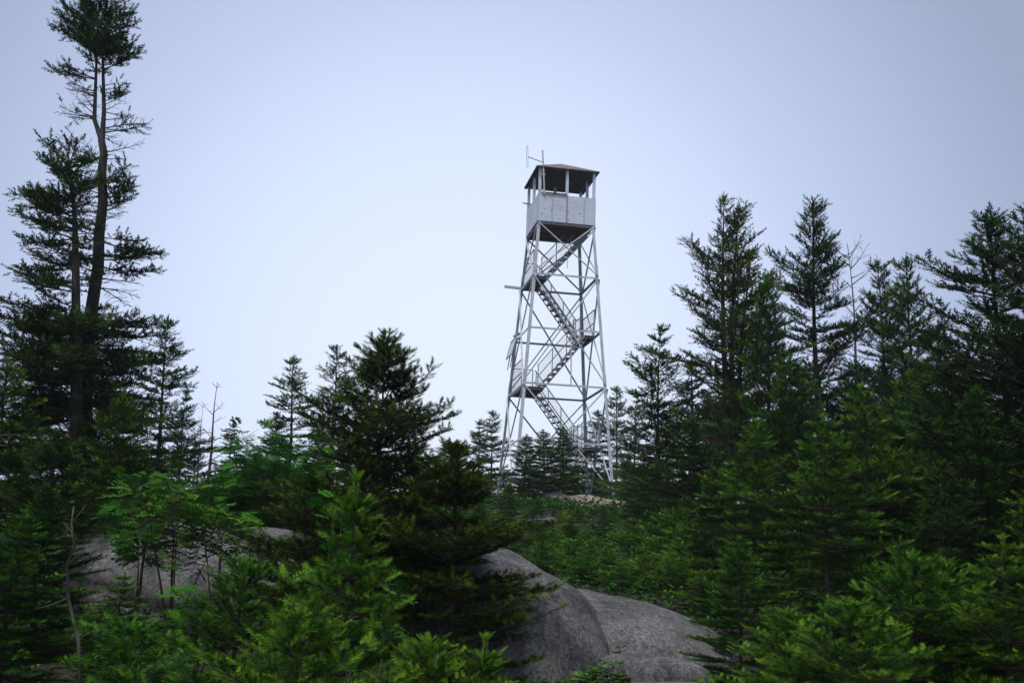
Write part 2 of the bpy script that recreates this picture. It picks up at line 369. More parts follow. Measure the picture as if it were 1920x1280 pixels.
def planks(parent, x0, x1, y0, y1, z, n, th=0.035, alongx=False):
    for k in range(n):
        m = MB(); g_ = 0.008
        if alongx:
            w_ = (y1 - y0) / n; m.box(x0, x1, y0 + k * w_ + g_ / 2, y0 + (k + 1) * w_ - g_ / 2, z - th + 0.002 * (k % 3), z + 0.002 * (k % 3))
        else:
            w_ = (x1 - x0) / n; m.box(x0 + k * w_ + g_ / 2, x0 + (k + 1) * w_ - g_ / 2, y0, y1, z - th + 0.002 * (k % 3), z + 0.002 * (k % 3))
        m.build('plank', M['plank'], parent)

def part_empty(name):
    o = bpy.data.objects.new(name, None); COL.objects.link(o); o.parent = tower; o.empty_display_size = 0.1; return o

def wire(parent, p00, p10, p01, p11, step=0.065, r=0.0022):
    """wire netting in a quadrilateral"""
    p00, p10, p01, p11 = map(Vector, (p00, p10, p01, p11)); m = MB()
    nu_ = max(2, int((p10 - p00).length / step)); nv_ = max(2, int((p01 - p00).length / step))
    for k in range(nu_ + 1):
        s = k / nu_; m.tube([p00.lerp(p10, s), p01.lerp(p11, s)], r, 3, False)
    for k in range(nv_ + 1):
        s = k / nv_; m.tube([p00.lerp(p01, s), p10.lerp(p11, s)], r, 3, False)
    o = m.build('wire_netting', M['steel_dark'], parent); o['kind'] = 'stuff'

# landings: x range, y range, level
for n, x0, x1, y0, y1 in ((1, -W(Lz(1)) + 0.10, -0.60, -0.72, 1.16), (2, 0.92, W(Lz(2)) - 0.08, -0.50, 1.30), (3, -W(Lz(3)) + 0.12, -0.58, -0.55, 1.46), (4, 0.98, W(Lz(4)) - 0.06, -0.30, 1.50)):
    ld = part_empty('landing'); z = HC + Lz(n) + 0.02
    planks(ld, x0, x1, y0, y1, z, 5)
    for yy in (y0 + 0.05, (y0 + y1) / 2, y1 - 0.05):
        m = MB(); m.angle((x0 - 0.05, yy, z - 0.042), (x1 + 0.02, yy, z - 0.042), 0.06, 0.008, (0, 1, 0), (0, 0, -1)); m.build('joist', M['steel_dark'], ld)
    for xx in (x0, x1):
        m = MB(); m.bar((xx, y0, z - 0.06), (xx, y1, z - 0.06), 0.012, 0.12); m.build('edge_beam', M['steel_dark'], ld)
    # guard rail on the outer side and the two ends
    xo = x0 if n in (1, 3) else x1; xi = x1 if n in (1, 3) else x0
    for yy in (y0, y1):
        m = MB(); m.bar((xo, yy, z), (xo, yy, z + 1.0), 0.035, 0.035, (0, 1, 0)); m.build('rail_post', M['steel_dark'], ld)
    m = MB(); m.bar((xo, y0, z + 1.0), (xo, y1, z + 1.0), 0.03, 0.03); m.build('handrail', M['steel_dark'], ld)
    m = MB(); m.bar((xo, y0, z + 0.5), (xo, y1, z + 0.5), 0.025, 0.025); m.build('handrail', M['steel_dark'], ld)
    m = MB(); m.bar((xi, y1, z), (xi, y1, z + 1.0), 0.035, 0.035, (0, 1, 0)); m.build('rail_post', M['steel_dark'], ld)
    m = MB(); m.bar((xo, y1, z + 1.0), (xi, y1, z + 1.0), 0.03, 0.03); m.build('handrail', M['steel_dark'], ld)
    wire(ld, (xo, y0, z), (xo, y1, z), (xo, y0, z + 1.0), (xo, y1, z + 1.0))
    wire(ld, (xo, y1, z), (xi, y1, z), (xo, y1, z + 1.0), (xi, y1, z + 1.0))

def flight(xa, za, xb, zb, y0, y1, railside):
    """stair from the low end (xa, za) to the high end (xb, zb), between two stringers"""
    st = part_empty('stair_flight'); za += HC; zb += HC
    d = Vector((xb - xa, 0, zb - za)); L = d.length; d.normalize(); nrm = Vector((-d.z, 0, d.x)) * (1 if d.x > 0 else -1)
    for yy in (y0, y1):
        for o_ in (0.0, 0.15):
            m = MB(); m.bar(Vector((xa, yy, za)) + nrm * (o_ - 0.10), Vector((xb, yy, zb)) + nrm * (o_ - 0.10), 0.03, 0.035, nrm); m.build('stringer', M['steel_dark'], st)
    n = max(6, int(round((zb - za) / 0.215)))
    for k in range(1, n):
        s = k / n; x = xa + (xb - xa) * s; z = za + (zb - za) * s
        m = MB(); m.box(x - 0.12, x + 0.12, y0 + 0.018, y1 - 0.018, z - 0.03, z); m.build('tread', M['plank'] if k % 4 == 1 else M['steel_dark'], st)
        for yy in (y0, y1):
            m = MB(); sgn = 1 if d.x > 0 else -1
            m.bar((x - 0.13 * sgn, yy, z - 0.015), (x + 0.10 * sgn, yy, z - 0.015), 0.024, 0.024)
            m.bar((x - 0.10 * sgn, yy, z - 0.02), (x - 0.05 * sgn, yy, z - 0.19), 0.022, 0.022, (0, 1, 0)); m.build('tread_bracket', M['steel'], st)
    for yy in railside:
        for hgt in (0.95, 0.52):
            m = MB(); m.bar((xa, yy, za + hgt), (xb, yy, zb + hgt), 0.032, 0.032, nrm); m.build('handrail', M['steel_dark'], st)
        for s in (0.02, 0.34, 0.66, 0.97):
            x = xa + (xb - xa) * s; z = za + (zb - za) * s
            m = MB(); m.bar((x, yy, z - 0.05), (x, yy, z + 0.95), 0.028, 0.028, (0, 1, 0)); m.build('rail_post', M['steel_dark'], st)
        wire(st, (xa, yy, za + 0.1), (xb, yy, zb + 0.1), (xa, yy, za + 0.95), (xb, yy, zb + 0.95))
    return st
flight(-0.66, Lz(1), 1.06, -0.02, -0.45, 0.12, (0.16,))
flight(0.98, Lz(2), -0.56, Lz(1), 0.45, 1.05, (1.09,))
flight(-0.66, Lz(3), 0.98, Lz(2), -0.38, 0.20, (0.24,))
flight(1.02, Lz(4), -0.56, Lz(3), 0.50, 1.10, (1.14,))
flight(-0.75, -HC + 0.02, 1.00, Lz(4), -0.25, 0.35, (0.39, -0.29))

# cab
w = 1.067
fl = part_empty('cab_floor'); planks(fl, -w, w, -w, w, HC + 0.02, 12, 0.04)
for yy in (-0.95, -0.35, 0.3, 0.92):
    m = MB(); m.angle(P(-w, yy, -0.025), P(w + 0.03, yy, -0.025), 0.08, 0.01, (0, 1, 0), (0, 0, -1)); m.build('joist', M['plank'], fl)
for a, bb, inn in faces:
    iv = Vector(inn); p0 = Vector(P(a[0] * w, a[1] * w, -0.03)) + iv * 0.02; p1 = Vector(P(bb[0] * w, bb[1] * w, -0.03)) + iv * 0.02
    m = MB(); m.angle(p0, p1, 0.09, 0.01, iv, (0, 0, -1)); m.build('edge_beam', M['steel_dark'], fl)
posts = [(-1, -1), (0, -1), (1, -1), (1, 0), (1, 1), (0, 1), (-1, 1), (-1, 0)]
for sx, sy in posts:
    m = MB(); hw = 0.05; cx, cy_ = sx * (w - 0.03), sy * (w - 0.03)
    m.box(cx - hw, cx + hw, cy_ - hw * 0.8, cy_ + hw * 0.8, HC + 0.03, HC + 2.12); m.build('cab_post', M['sheet'], tower)
seams = {'y-': (-1.09, -0.55, 0.0, 0.66, 1.09), 'y+': (-1.09, -0.3, 0.4, 1.09), 'x-': (-1.085, -0.1, 0.62, 1.085), 'x+': (-1.085, 0.05, 1.085)}
for key, ss in seams.items():
    for k in range(len(ss) - 1):
        m = MB(); a0, a1 = ss[k] + 0.0015, ss[k + 1] - 0.0015; pr = 1.092 + 0.003 * (k % 2); s = -1 if key[1] == '-' else 1
        y0, y1 = sorted((s * pr, s * (pr + 0.006)))
        if key[0] == 'y': m.box(a0, a1, y0, y1, HC - 0.03, HC + 1.03)
        else: m.box(y0, y1, a0, a1, HC - 0.028, HC + 1.03)
        pn = m.build('cab_panel', M['sheet'], tower)
        m = MB(); e_ = pr + 0.0075
        for q in range(12):
            zz = HC + 0.01 + q * 0.091
            for aa in (a0 + 0.02, a1 - 0.02):
                if key[0] == 'y': m.box(aa - 0.010, aa + 0.010, s * e_ - 0.004, s * e_ + 0.004, zz, zz + 0.02)
                else: m.box(s * e_ - 0.004, s * e_ + 0.004, aa - 0.006, aa + 0.006, zz, zz + 0.012)
        ob = m.build('rivets', M['steel_dark'], pn); ob['kind'] = 'stuff'
        if key == 'y-':
            holes = [(-0.87, .48, .018), (-0.85, .44, .02), (-0.93, .24, .026), (-0.60, .40, .022), (-0.38, .62, .018), (-0.26, .48, .018), (-0.26, .40, .018), (-0.13, .42, .018), (-0.41, .26, .018),
                     (-0.30, .10, .016), (-0.62, .88, .014), (-0.55, .82, .012), (-0.35, .80, .014), (-0.22, .60, .012), (.16, .78, .018), (.50, .38, .026), (.64, .27, .016), (.06, .40, .02), (.74, .58, .012), (.06, .08, .02)]
            for hx, hz, hr in holes:
                if a0 < hx < a1:
                    m = MB(); m.tube([(hx, -(pr + 0.005), HC + hz), (hx, -(pr + 0.0085), HC + hz)], hr, 7); m.build('bullet_mark', M['hole'], pn)
for sx_ in (-0.55, 0.0, 0.66):
    m = MB(); m.box(sx_ - (.012 if sx_ else .022), sx_ + (.012 if sx_ else .022), -1.112, -1.1025, HC - 0.02, HC + 1.02); m.build('seam_strip', M['steel_dark'] if sx_ == 0 else M['steel'], tower)
m = MB(); m.bar(P(-0.98, -1.125, 1.06), P(-0.03, -1.125, 1.06), 0.05, 0.05); m.build('window_sill', M['plank'], tower)
# roof: four sheets on a hip frame, boarded below
roof = part_empty('roof'); hw, ze, zp = 1.21, 2.07, 2.72
cs = [(-hw, -hw), (hw, -hw), (hw, hw), (-hw, hw)]
for k in range(4):
    a, c = cs[k], cs[(k + 1) % 4]; m = MB()
    q = [P(a[0], a[1], ze), P(c[0], c[1], ze), P(0, 0, zp)]; lo = [(x, y, z - 0.03) for x, y, z in q]
    m.add(q + lo, [(0, 1, 2), (5, 4, 3), (0, 3, 4, 1), (1, 4, 5, 2), (2, 5, 3, 0)]); m.build('roof_sheet', M['rooftop'], roof)
    m = MB(); q = [P(a[0] * .985, a[1] * .985, ze - 0.032), P(c[0] * .985, c[1] * .985, ze - 0.032), P(0, 0, zp - 0.05)]; lo = [(x, y, z - 0.015) for x, y, z in q]
    m.add(q + lo, [(0, 1, 2), (5, 4, 3), (0, 3, 4, 1), (1, 4, 5, 2), (2, 5, 3, 0)]); m.build('roof_lining', M['roof_under'], roof)
    m = MB(); m.bar(P(a[0] * .86, a[1] * .86, ze - 0.01), P(c[0] * .86, c[1] * .86, ze - 0.01), 0.06, 0.10); m.build('wall_plate', M['roof_under'], roof)
    m = MB(); m.bar(P(a[0] * .97, a[1] * .97, ze - 0.055), P(0, 0, zp - 0.09), 0.05, 0.06); m.build('rafter', M['roof_under'], roof)
# table and stove pipe stub inside the cab
m = MB(); m.box(-0.16, 0.02, 0.35, 0.55, HC + 0.03, HC + 1.18); m.build('map_stand', M['plank'], tower)
# antenna on its mast
an = part_empty('antenna')
m = MB(); m.tube([P(-0.88, -1.16, 0.98), P(-0.93, -1.16, 1.8), P(-1.0, -1.16, 2.70)], 0.028, 8); m.build('mast', M['steel'], an)
m = MB(); m.tube([P(-0.97, -1.16, 2.22), P(-1.56, -1.25, 2.34)], 0.016, 6); m.build('boom', M['steel_dark'], an)
loop = []
for k in range(25):
    t_ = k / 24 * 2 * math.pi; loop.append(P(-1.585 + 0.028 * np.sign(math.cos(t_)) * abs(math.cos(t_)) ** 0.4 - 0.02 * math.sin(t_), -1.25, 2.33 + 0.44 * np.sign(math.sin(t_)) * abs(math.sin(t_)) ** 0.9))
m = MB(); m.tube(loop, 0.009, 5, False); m.build('folded_dipole', M['steel'], an)
for zz in (1.15, 1.75):
    m = MB(); m.bar(P(-1.06, -1.12, zz), P(-0.86, -1.17, zz), 0.03, 0.05); m.build('mast_clamp', M['steel_dark'], an)
m = MB(); m.bar(P(-1.08, 0.25, 1.05), P(-1.42, 0.05, 1.0), 0.03, 0.04); m.bar(P(-1.09, 0.95, 1.3), P(-1.3, 0.9, 1.33), 0.03, 0.03); m.build('side_bracket', M['steel_dark'], tower)
# chain hanging below the stair
m = MB()
for k in range(9): m.tube([P(0.30, -0.1, -0.80 - 0.075 * k), P(0.305, -0.1, -0.86 - 0.075 * k)], 0.012 if k != 2 else 0.03, 5)
m.build('hanging_chain', M['steel_dark'], tower)
# solar panel on the left rear leg
sp = part_empty('solar_panel')
q = [Vector(P(-1.45, 0.42, -4.10)), Vector(P(-1.45, 1.50, -4.10)), Vector(P(-1.62, 1.50, -4.78)), Vector(P(-1.62, 0.42, -4.78))]
nr = Vector((-0.97, 0, 0.24)); m = MB(); ins = [q[0].lerp(q[2], .03), q[1].lerp(q[3], .03), q[2].lerp(q[0], .03), q[3].lerp(q[1], .03)]
m.add([p + nr * 0.004 for p in ins] + [p - nr * 0.012 for p in ins], [(0, 1, 2, 3), (7, 6, 5, 4), (0, 4, 5, 1), (1, 5, 6, 2), (2, 6, 7, 3), (3, 7, 4, 0)]); m.build('glass_face', M['solar'], sp)
for k in range(4):
    m = MB(); m.bar(q[k], q[(k + 1) % 4], 0.035, 0.04, nr); m.build('frame', M['steel'], sp)
m = MB()
for yy in (0.7, 1.25):
    m.bar(P(-1.47, yy, -4.3), P(-1.62, yy - 0.1, -5.25), 0.035, 0.035, (0, 1, 0)); m.bar(P(-1.33, yy, -4.15), P(-1.50, yy, -4.15), 0.04, 0.04)
m.build('bracket', M['steel_dark'], sp)
m = MB(); m.bar(P(-1.36, 0.35, -4.0), P(-1.44, 0.95, -4.0), 0.09, 0.07); m.build('junction_box', M['steel_dark'], sp)

# ------------------------------------------------------------------ conifers
UP = np.array([0., 0., 1.])
def unit(a): return a / (np.linalg.norm(a, axis=-1, keepdims=True) + 1e-9)

def shoot_template(K, rng, nl, nw, flat=0.5):
    """one needled shoot along +X (length 1), side Y, upper side Z; K single-triangle needles"""
    u = (np.arange(K) + rng.uniform(0, 1, K)) / K
    a = np.arange(K) * 2.39996 + rng.uniform(-.3, .3, K)
    lift = np.deg2rad(rng.uniform(38, 66, K)) * np.where(u > 0.9, 0.5, 1)
    rad = np.stack([np.zeros(K), np.cos(a), np.sin(a) * (1 - flat * (np.sin(a) < 0))], 1); rad = unit(rad)
    d = np.cos(lift)[:, None] * np.array([1., 0, 0]) + np.sin(lift)[:, None] * rad
    base = np.stack([u * 0.96, np.zeros(K), np.zeros(K)], 1)
    side = unit(np.cross(d, np.array([0., 0, 1.]) + .55 * rad + rng.normal(0, .35, (K, 3))))
    return base, d * nl, side * nw

def grow(rng, br, sl, bs, ss, K, nl, nw, lat=0.45, s0=0.22, latmax=0.55, tint0=0.30, flat=0.5, thick=0.16):
    """branches -> wood tubes and needles.  br: dict of arrays base(n,3) az L e c w fol brown r"""
    n = len(br['L']); az, L, e_, c_ = br['az'], br['L'], br['e'], br['c']
    dh = np.stack([np.cos(az), np.sin(az), np.zeros(n)], 1); sd_ = np.stack([-np.sin(az), np.cos(az), np.zeros(n)], 1)
    def pos(i, s):
        s = s[:, None]; l = L[i][:, None]
        return br['base'][i] + l * (dh[i] * s * np.cos(e_[i])[:, None] + UP * (np.sin(e_[i])[:, None] * s + c_[i][:, None] * s * s) + sd_[i] * br['w'][i][:, None] * s * s)
    def tan(i, s):
        s = s[:, None]
        return unit(dh[i] * np.cos(e_[i])[:, None] + UP * (np.sin(e_[i])[:, None] + 2 * c_[i][:, None] * s) + sd_[i] * 2 * br['w'][i][:, None] * s)
    WV, WF, wn = [], [], 0
    def sticks(P0, P1, r0_, r1_, bow=None):
        nonlocal wn
        k = len(P0)
        if k == 0: return
        T = unit(P1 - P0); ref = np.where(np.abs(T[:, 2:3]) > .9, np.array([[1., 0, 0]]), UP[None]); U = unit(np.cross(T, ref)); Wv = np.cross(T, U)
        a = np.arange(3) * 2 * math.pi / 3
        ring = np.cos(a)[None, :, None] * U[:, None] + np.sin(a)[None, :, None] * Wv[:, None]
        V = np.concatenate([P0[:, None] + ring * r0_[:, None, None], P1[:, None] + ring * r1_[:, None, None]], 1).reshape(-1, 3)
        f = np.array([[0, 1, 4], [0, 4, 3], [1, 2, 5], [1, 5, 4], [2, 0, 3], [2, 3, 5]])
        WV.append(V); WF.append((f[None] + (np.arange(k) * 6)[:, None, None]).reshape(-1, 3) + wn); wn += k * 6
    idx = np.arange(n); NS = 5
    for k in range(NS):
        sa = np.full(n, k / NS); sb = np.full(n, (k + 1) / NS)
        sticks(pos(idx, sa), pos(idx, sb), br['r'] * (1 - .85 * k / NS), br['r'] * (1 - .85 * (k + 1) / NS))
    # laterals
    cnt = np.maximum(2, (L * (1 - s0) / bs * 2)).astype(int)
    bi = np.repeat(idx, cnt); k = np.concatenate([np.arange(c) for c in cnt])
    s = s0 + (1 - s0) * ((k + rng.uniform(0, 1, len(k))) / cnt[bi]); s = np.clip(s, 0, 0.985)
    sg = np.where(k % 2 == 0, 1., -1.)
    ll = np.clip(lat * L[bi] * (1 - s) ** 0.75 * rng.uniform(.55, 1.15, len(s)), 0.0, latmax) + sl * rng.uniform(.4, .9, len(s))
    P0 = pos(bi, s); T = tan(bi, s); S = unit(np.cross(T, UP)) * sg[:, None]; Nn = unit(np.cross(S, T)) * sg[:, None]
    ang = np.deg2rad(rng.uniform(35, 68, len(s)))
    D = unit(T * np.cos(ang)[:, None] + S * np.sin(ang)[:, None] + Nn * rng.normal(.04, thick, len(s))[:, None])
    fol = br['fol'][bi] > rng.uniform(0, 1, len(s))
    P1 = P0 + D * ll[:, None] + UP * (0.06 * ll)[:, None]
    tr_ = np.clip(br['r'][bi] * 0.35, 0.0012, 0.006)
    sticks(P0, P1, tr_, tr_ * .5)
    # bare side twigs on dead laterals
    dd = np.where(~fol)[0]
    if len(dd):
        dd = np.repeat(dd, 2); q = rng.uniform(.25, .9, len(dd)); A = P0[dd] + (P1[dd] - P0[dd]) * q[:, None]
        B = A + unit(D[dd] + rng.normal(0, .6, (len(dd), 3))) * (ll[dd] * rng.uniform(.15, .4, len(dd)))[:, None]
        sticks(A, B, tr_[dd] * .6, tr_[dd] * .3)
    # shoots along laterals + along the outer main axis
    f = np.where(fol)[0]; lf = ll[f]; m = np.maximum(1, (lf / ss).astype(int)) + 1
    li = np.repeat(f, m); k = np.concatenate([np.arange(c) for c in m]) if len(m) else np.zeros(0, int)
    mi = np.repeat(m, m); q = (k + .4) / mi; term = (k == mi - 1)
    sg2 = np.where(k % 2 == 0, 1., -1.)
    A = P0[li] + (P1[li] - P0[li]) * np.where(term, 0.92, q * 0.95)[:, None]
    Sd = unit(np.cross(D[li], UP)) * sg2[:, None]; a2 = np.where(term, 0, np.deg2rad(rng.uniform(28, 62, len(li))))
    SD = unit(D[li] * np.cos(a2)[:, None] + Sd * np.sin(a2)[:, None] + UP * rng.normal(.24, .08 + thick, len(li))[:, None])
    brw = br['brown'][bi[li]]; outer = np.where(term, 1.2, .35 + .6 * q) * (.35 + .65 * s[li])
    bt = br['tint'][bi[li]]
    fi = np.where(br['fol'] > 0.15)[0]; mc = np.maximum(2, (L[fi] * .8 / ss).astype(int)); b2 = np.repeat(fi, mc)
    k2 = np.concatenate([np.arange(c) for c in mc]) if len(mc) else np.zeros(0, int)
    s2 = .28 + .70 * (k2 + .5) / np.repeat(mc, mc) ; keep = rng.uniform(0, 1, len(b2)) < br['fol'][b2]; b2, s2 = b2[keep], s2[keep]
    T2 = tan(b2, s2); S2 = unit(np.cross(T2, UP)); sp_ = rng.uniform(-.9, .9, len(b2)) * (s2 < .93)
    SD2 = unit(T2 + S2 * sp_[:, None] + UP * rng.uniform(0, .5, len(b2))[:, None])
    A = np.concatenate([A, pos(b2, s2)]); SD = np.concatenate([SD, SD2]); brw = np.concatenate([brw, br['brown'][b2]]); outer = np.concatenate([outer, s2]); bt = np.concatenate([bt, br['tint'][b2]])
    if 'lead' in br and len(br['lead']):   # upright leader shoots
        LA, LD = br['lead'][:, :3], br['lead'][:, 3:]
        A = np.concatenate([A, LA]); SD = np.concatenate([SD, unit(LD)]); z_ = np.zeros(len(LA)); brw = np.concatenate([brw, z_]); outer = np.concatenate([outer, z_ + 1]); bt = np.concatenate([bt, z_ + .1])
    ns = len(A); ln = sl * rng.uniform(.7, 1.3, ns)
    X = SD; ref = np.where(np.abs(X[:, 2:3]) > .95, np.array([[1., 0, 0]]), UP[None]); Yv = unit(np.cross(ref, X)); Zv = np.cross(X, Yv)
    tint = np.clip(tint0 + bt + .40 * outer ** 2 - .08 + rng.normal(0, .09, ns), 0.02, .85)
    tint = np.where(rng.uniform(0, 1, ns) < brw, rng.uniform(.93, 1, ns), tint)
    VV = np.empty((ns, K, 3, 3), np.float32); NT = 4; pick = rng.integers(0, NT, ns)
    for q in range(NT):
        w_ = np.where(pick == q)[0]; bb_, dd_, ss_ = shoot_template(K, rng, nl, nw, flat)
        B = np.stack([X[w_], Yv[w_], Zv[w_]], 1)                     # rows: axes
        base = np.einsum('ki,nij->nkj', bb_, B) * ln[w_][:, None, None] + A[w_][:, None]
        d_ = np.einsum('ki,nij->nkj', dd_, B) * ln[w_][:, None, None]; s_ = np.einsum('ki,nij->nkj', ss_, B) * ln[w_][:, None, None]
        VV[w_, :, 0] = base - s_; VV[w_, :, 1] = base + s_; VV[w_, :, 2] = base + d_
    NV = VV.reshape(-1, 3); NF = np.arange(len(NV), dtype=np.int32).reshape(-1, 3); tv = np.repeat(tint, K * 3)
    return np.concatenate(WV), np.concatenate(WF), NV, NF, tv

def path_fn(pts):
    P_ = np.asarray(pts, float)
    def f(z): return np.stack([np.interp(z, P_[:, 2], P_[:, 0]), np.interp(z, P_[:, 2], P_[:, 1]), z], -1)
    return f

def branches_zone(rng, path, rows):
    """rows: z0 z1 n Lmin Lmax elev curve foliage brown azc azspread"""
    D = {k: [] for k in ('base', 'az', 'L', 'e', 'c', 'w', 'fol', 'brown', 'tint', 'r')}
    for (z0, z1, n, l0, l1, el, cu, fo, bw, azc, azs) in rows:
        z = rng.uniform(z0, z1, n); D['base'].append(path(z)); D['az'].append(np.deg2rad(azc + rng.uniform(-azs, azs, n))); L = rng.uniform(l0, l1, n); D['L'].append(L)
        D['e'].append(np.deg2rad(rng.normal(el, 9, n))); D['c'].append(rng.normal(cu, .06, n)); D['w'].append(rng.normal(0, .12, n))
        D['fol'].append(np.full(n, fo)); D['brown'].append((rng.uniform(0, 1, n) < bw) * .8); D['tint'].append(rng.normal(0, .07, n)); D['r'].append(.006 + .011 * L)
    return {k: np.concatenate(v) for k, v in D.items()}

def cone_branches(rng, path, H, Rm, cb=.05, gap=.16, nb=5, e_top=42, e_bot=-8, cu=.12, power=.8, jit=.22, fol=1., dead_low=0., brown=.0, low=.75, top_fol=1.0, sat=1.0, endz=.985, zj=.35, rag=0.):
    D = {k: [] for k in ('base', 'az', 'L', 'e', 'c', 'w', 'fol', 'brown', 'tint', 'r')}
    z = H * cb; a0 = 0.
    while z < H * endz:
        t_ = (z - H * cb) / (H * (1 - cb)); prof = min(1., (1 - t_) * sat) ** power * min(1, low + t_ * 2.5)
        k = nb if t_ < .85 else max(3, nb - 1); a0 += 1.1 + rng.uniform(-.4, .4)
        wob = 1 + .25 * math.sin(z * 5.3 + a0)
        gapaz = rng.uniform(0, 6.28); isgap = rng.uniform() < rag
        for j in range(k):
            L_ = max(.05, Rm * prof * wob * rng.uniform(1 - jit * 1.6, 1 + jit)); zz = z + rng.uniform(-zj, zj) * gap
            D['base'].append(path(np.array([zz]))[0]); D['az'].append(a0 + j * 2 * math.pi / k + rng.uniform(-.35, .35)); D['L'].append(L_)
            D['e'].append(math.radians(e_bot + (e_top - e_bot) * t_ ** 1.3 + rng.normal(0, 7))); D['c'].append(cu + rng.normal(0, .05)); D['w'].append(rng.normal(0, .12))
            isd = rng.uniform() < dead_low * max(0, 1 - t_ * 1.6) or (isgap and math.cos(D['az'][-1] - gapaz) > .3)
            D['fol'].append(0.06 if isd else fol * (top_fol if t_ > .85 else 1)); D['brown'].append(.75 if rng.uniform() < brown else .0); D['tint'].append(rng.normal(0, .07)); D['r'].append(.004 + .010 * L_)
        z += gap * rng.uniform(.75, 1.25) * (0.45 + .55 * (1 - t_))
    return {k: np.array(v) for k, v in D.items()}

def leader(path, H, n, ll, sl):
    rows = []
    for k in range(n):
        z = H - ll * (1 - k / n); p = path(np.array([z]))[0]; rows.append(np.r_[p, (0.12 * math.sin(k * 2.4), 0.12 * math.cos(k * 2.4), 1)])
    for zz, up_ in ((H - .01, 1.1), (H - ll * .5, .8), (H - ll, .55)):
        p = path(np.array([zz]))[0]
        for k in range(5): rows.append(np.r_[p, (math.cos(k * 1.257 + zz * 9), math.sin(k * 1.257 + zz * 9), up_)])
    return np.array(rows)

def trunk_arrays(path, H, r, n=8, seg=14, z0=-.35, tip=.006):
    z = np.linspace(z0, H, seg); p = path(z); rad = np.maximum(tip, r * (1 - (z - z0) / (H - z0)) ** .85); rad[0] *= 1.25
    V, F = tube_arrays(p, rad, n); return V, np.concatenate([F[:, [0, 1, 2]], F[:, [0, 2, 3]]])

def wobble_path(rng, H, lean=(0, 0), amp=.03):
    z = np.linspace(-.5, H * 1.02, 9); s = np.clip(z / H, 0, 1)
    x = lean[0] * s ** 1.5 * H + amp * H * .5 * np.sin(s * 5 + rng.uniform(0, 6)) * s; y = lean[1] * s ** 1.5 * H + amp * H * .5 * np.sin(s * 5 + rng.uniform(0, 6)) * s
    return path_fn(np.stack([x, y, z], 1))

def cat(parts):
    V, F, n = [], [], 0
    for v, f in parts: V.append(v); F.append(f + n); n += len(v)
    return np.concatenate(V), np.concatenate(F)

KINDS = {}
def make_kind(key, H, trunks, woods, needles, mat, wood_mat=None, trunk_mat=None):
    tv, tf = cat(trunks); wv, wf = cat(woods)
    d = {'H': H, 'trunk': tri_mesh('trunk', tv, tf, trunk_mat or M['bark'], smooth=True), 'branches': tri_mesh('branches', wv, wf, wood_mat or M['twig'])}
    if needles:
        nv, nf = cat([(a, b_) for a, b_, c in needles]); d['crown'] = tri_mesh('crown', nv, nf, mat, np.concatenate([c for a, b_, c in needles]))
    KINDS[key] = d
    TRI[0] += len(tf) + len(wf) + (len(nf) if needles else 0)
TRI = [0]

def simple_conifer(key, seed, H, Rm, mat, r, sl, bs, ss, K, nl, nw, stems=None, lead=0, grow_kw=None, **kw):
    rng = np.random.default_rng(seed); tr, wo, ne = [], [], []
    for (lean, hs, zoff) in (stems or [((rng.uniform(-.02, .02), rng.uniform(-.02, .02)), 1., 0.)]):
        h = H * hs; pth = wobble_path(rng, h, lean, .025); br = cone_branches(rng, pth, h, Rm * (hs if not stems else hs * .9), endz=.985 - .03 * lead, **kw)
        br['lead'] = leader(pth, h, int(8 + 6 * lead), .10 + .22 * lead, sl) if H < 4.2 else leader(pth, h - .22 * lead, 5, .12, sl)
        a = grow(rng, br, sl, bs, ss, K, nl, nw, **(grow_kw or {}))
        wo.append(a[:2]); ne.append(a[2:]); tr.append(trunk_arrays(pth, h, r * hs))
    make_kind(key, H, tr, wo, ne, mat)

# near firs (finest needles), then mid-distance, then far kinds
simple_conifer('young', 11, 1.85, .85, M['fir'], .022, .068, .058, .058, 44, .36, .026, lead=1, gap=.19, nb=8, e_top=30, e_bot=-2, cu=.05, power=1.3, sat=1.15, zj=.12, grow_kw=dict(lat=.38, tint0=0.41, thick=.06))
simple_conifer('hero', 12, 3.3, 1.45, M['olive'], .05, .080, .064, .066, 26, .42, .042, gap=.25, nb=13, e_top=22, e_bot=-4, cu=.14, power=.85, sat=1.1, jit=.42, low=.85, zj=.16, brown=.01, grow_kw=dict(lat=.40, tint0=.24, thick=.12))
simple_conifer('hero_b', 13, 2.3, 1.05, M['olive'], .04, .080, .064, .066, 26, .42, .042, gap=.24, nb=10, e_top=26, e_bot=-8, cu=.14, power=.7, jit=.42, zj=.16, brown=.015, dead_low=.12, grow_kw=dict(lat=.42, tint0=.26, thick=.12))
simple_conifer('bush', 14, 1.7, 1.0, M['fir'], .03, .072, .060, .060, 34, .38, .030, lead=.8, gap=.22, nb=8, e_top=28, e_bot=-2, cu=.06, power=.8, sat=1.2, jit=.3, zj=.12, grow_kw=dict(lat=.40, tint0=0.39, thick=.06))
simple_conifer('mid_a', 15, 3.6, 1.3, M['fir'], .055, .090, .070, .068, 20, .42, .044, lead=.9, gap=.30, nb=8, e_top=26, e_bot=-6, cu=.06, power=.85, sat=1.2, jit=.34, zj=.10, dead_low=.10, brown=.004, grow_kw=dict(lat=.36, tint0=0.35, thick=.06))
simple_conifer('mid_b', 16, 4.4, 1.3, M['spruce'], .07, .11, .080, .076, 15, .40, .054, lead=.6, gap=.32, nb=7, e_top=30, e_bot=-12, cu=.12, power=.9, sat=1.25, jit=.4, zj=.15, brown=.01, dead_low=.2, grow_kw=dict(lat=.34, tint0=.26, thick=.08))
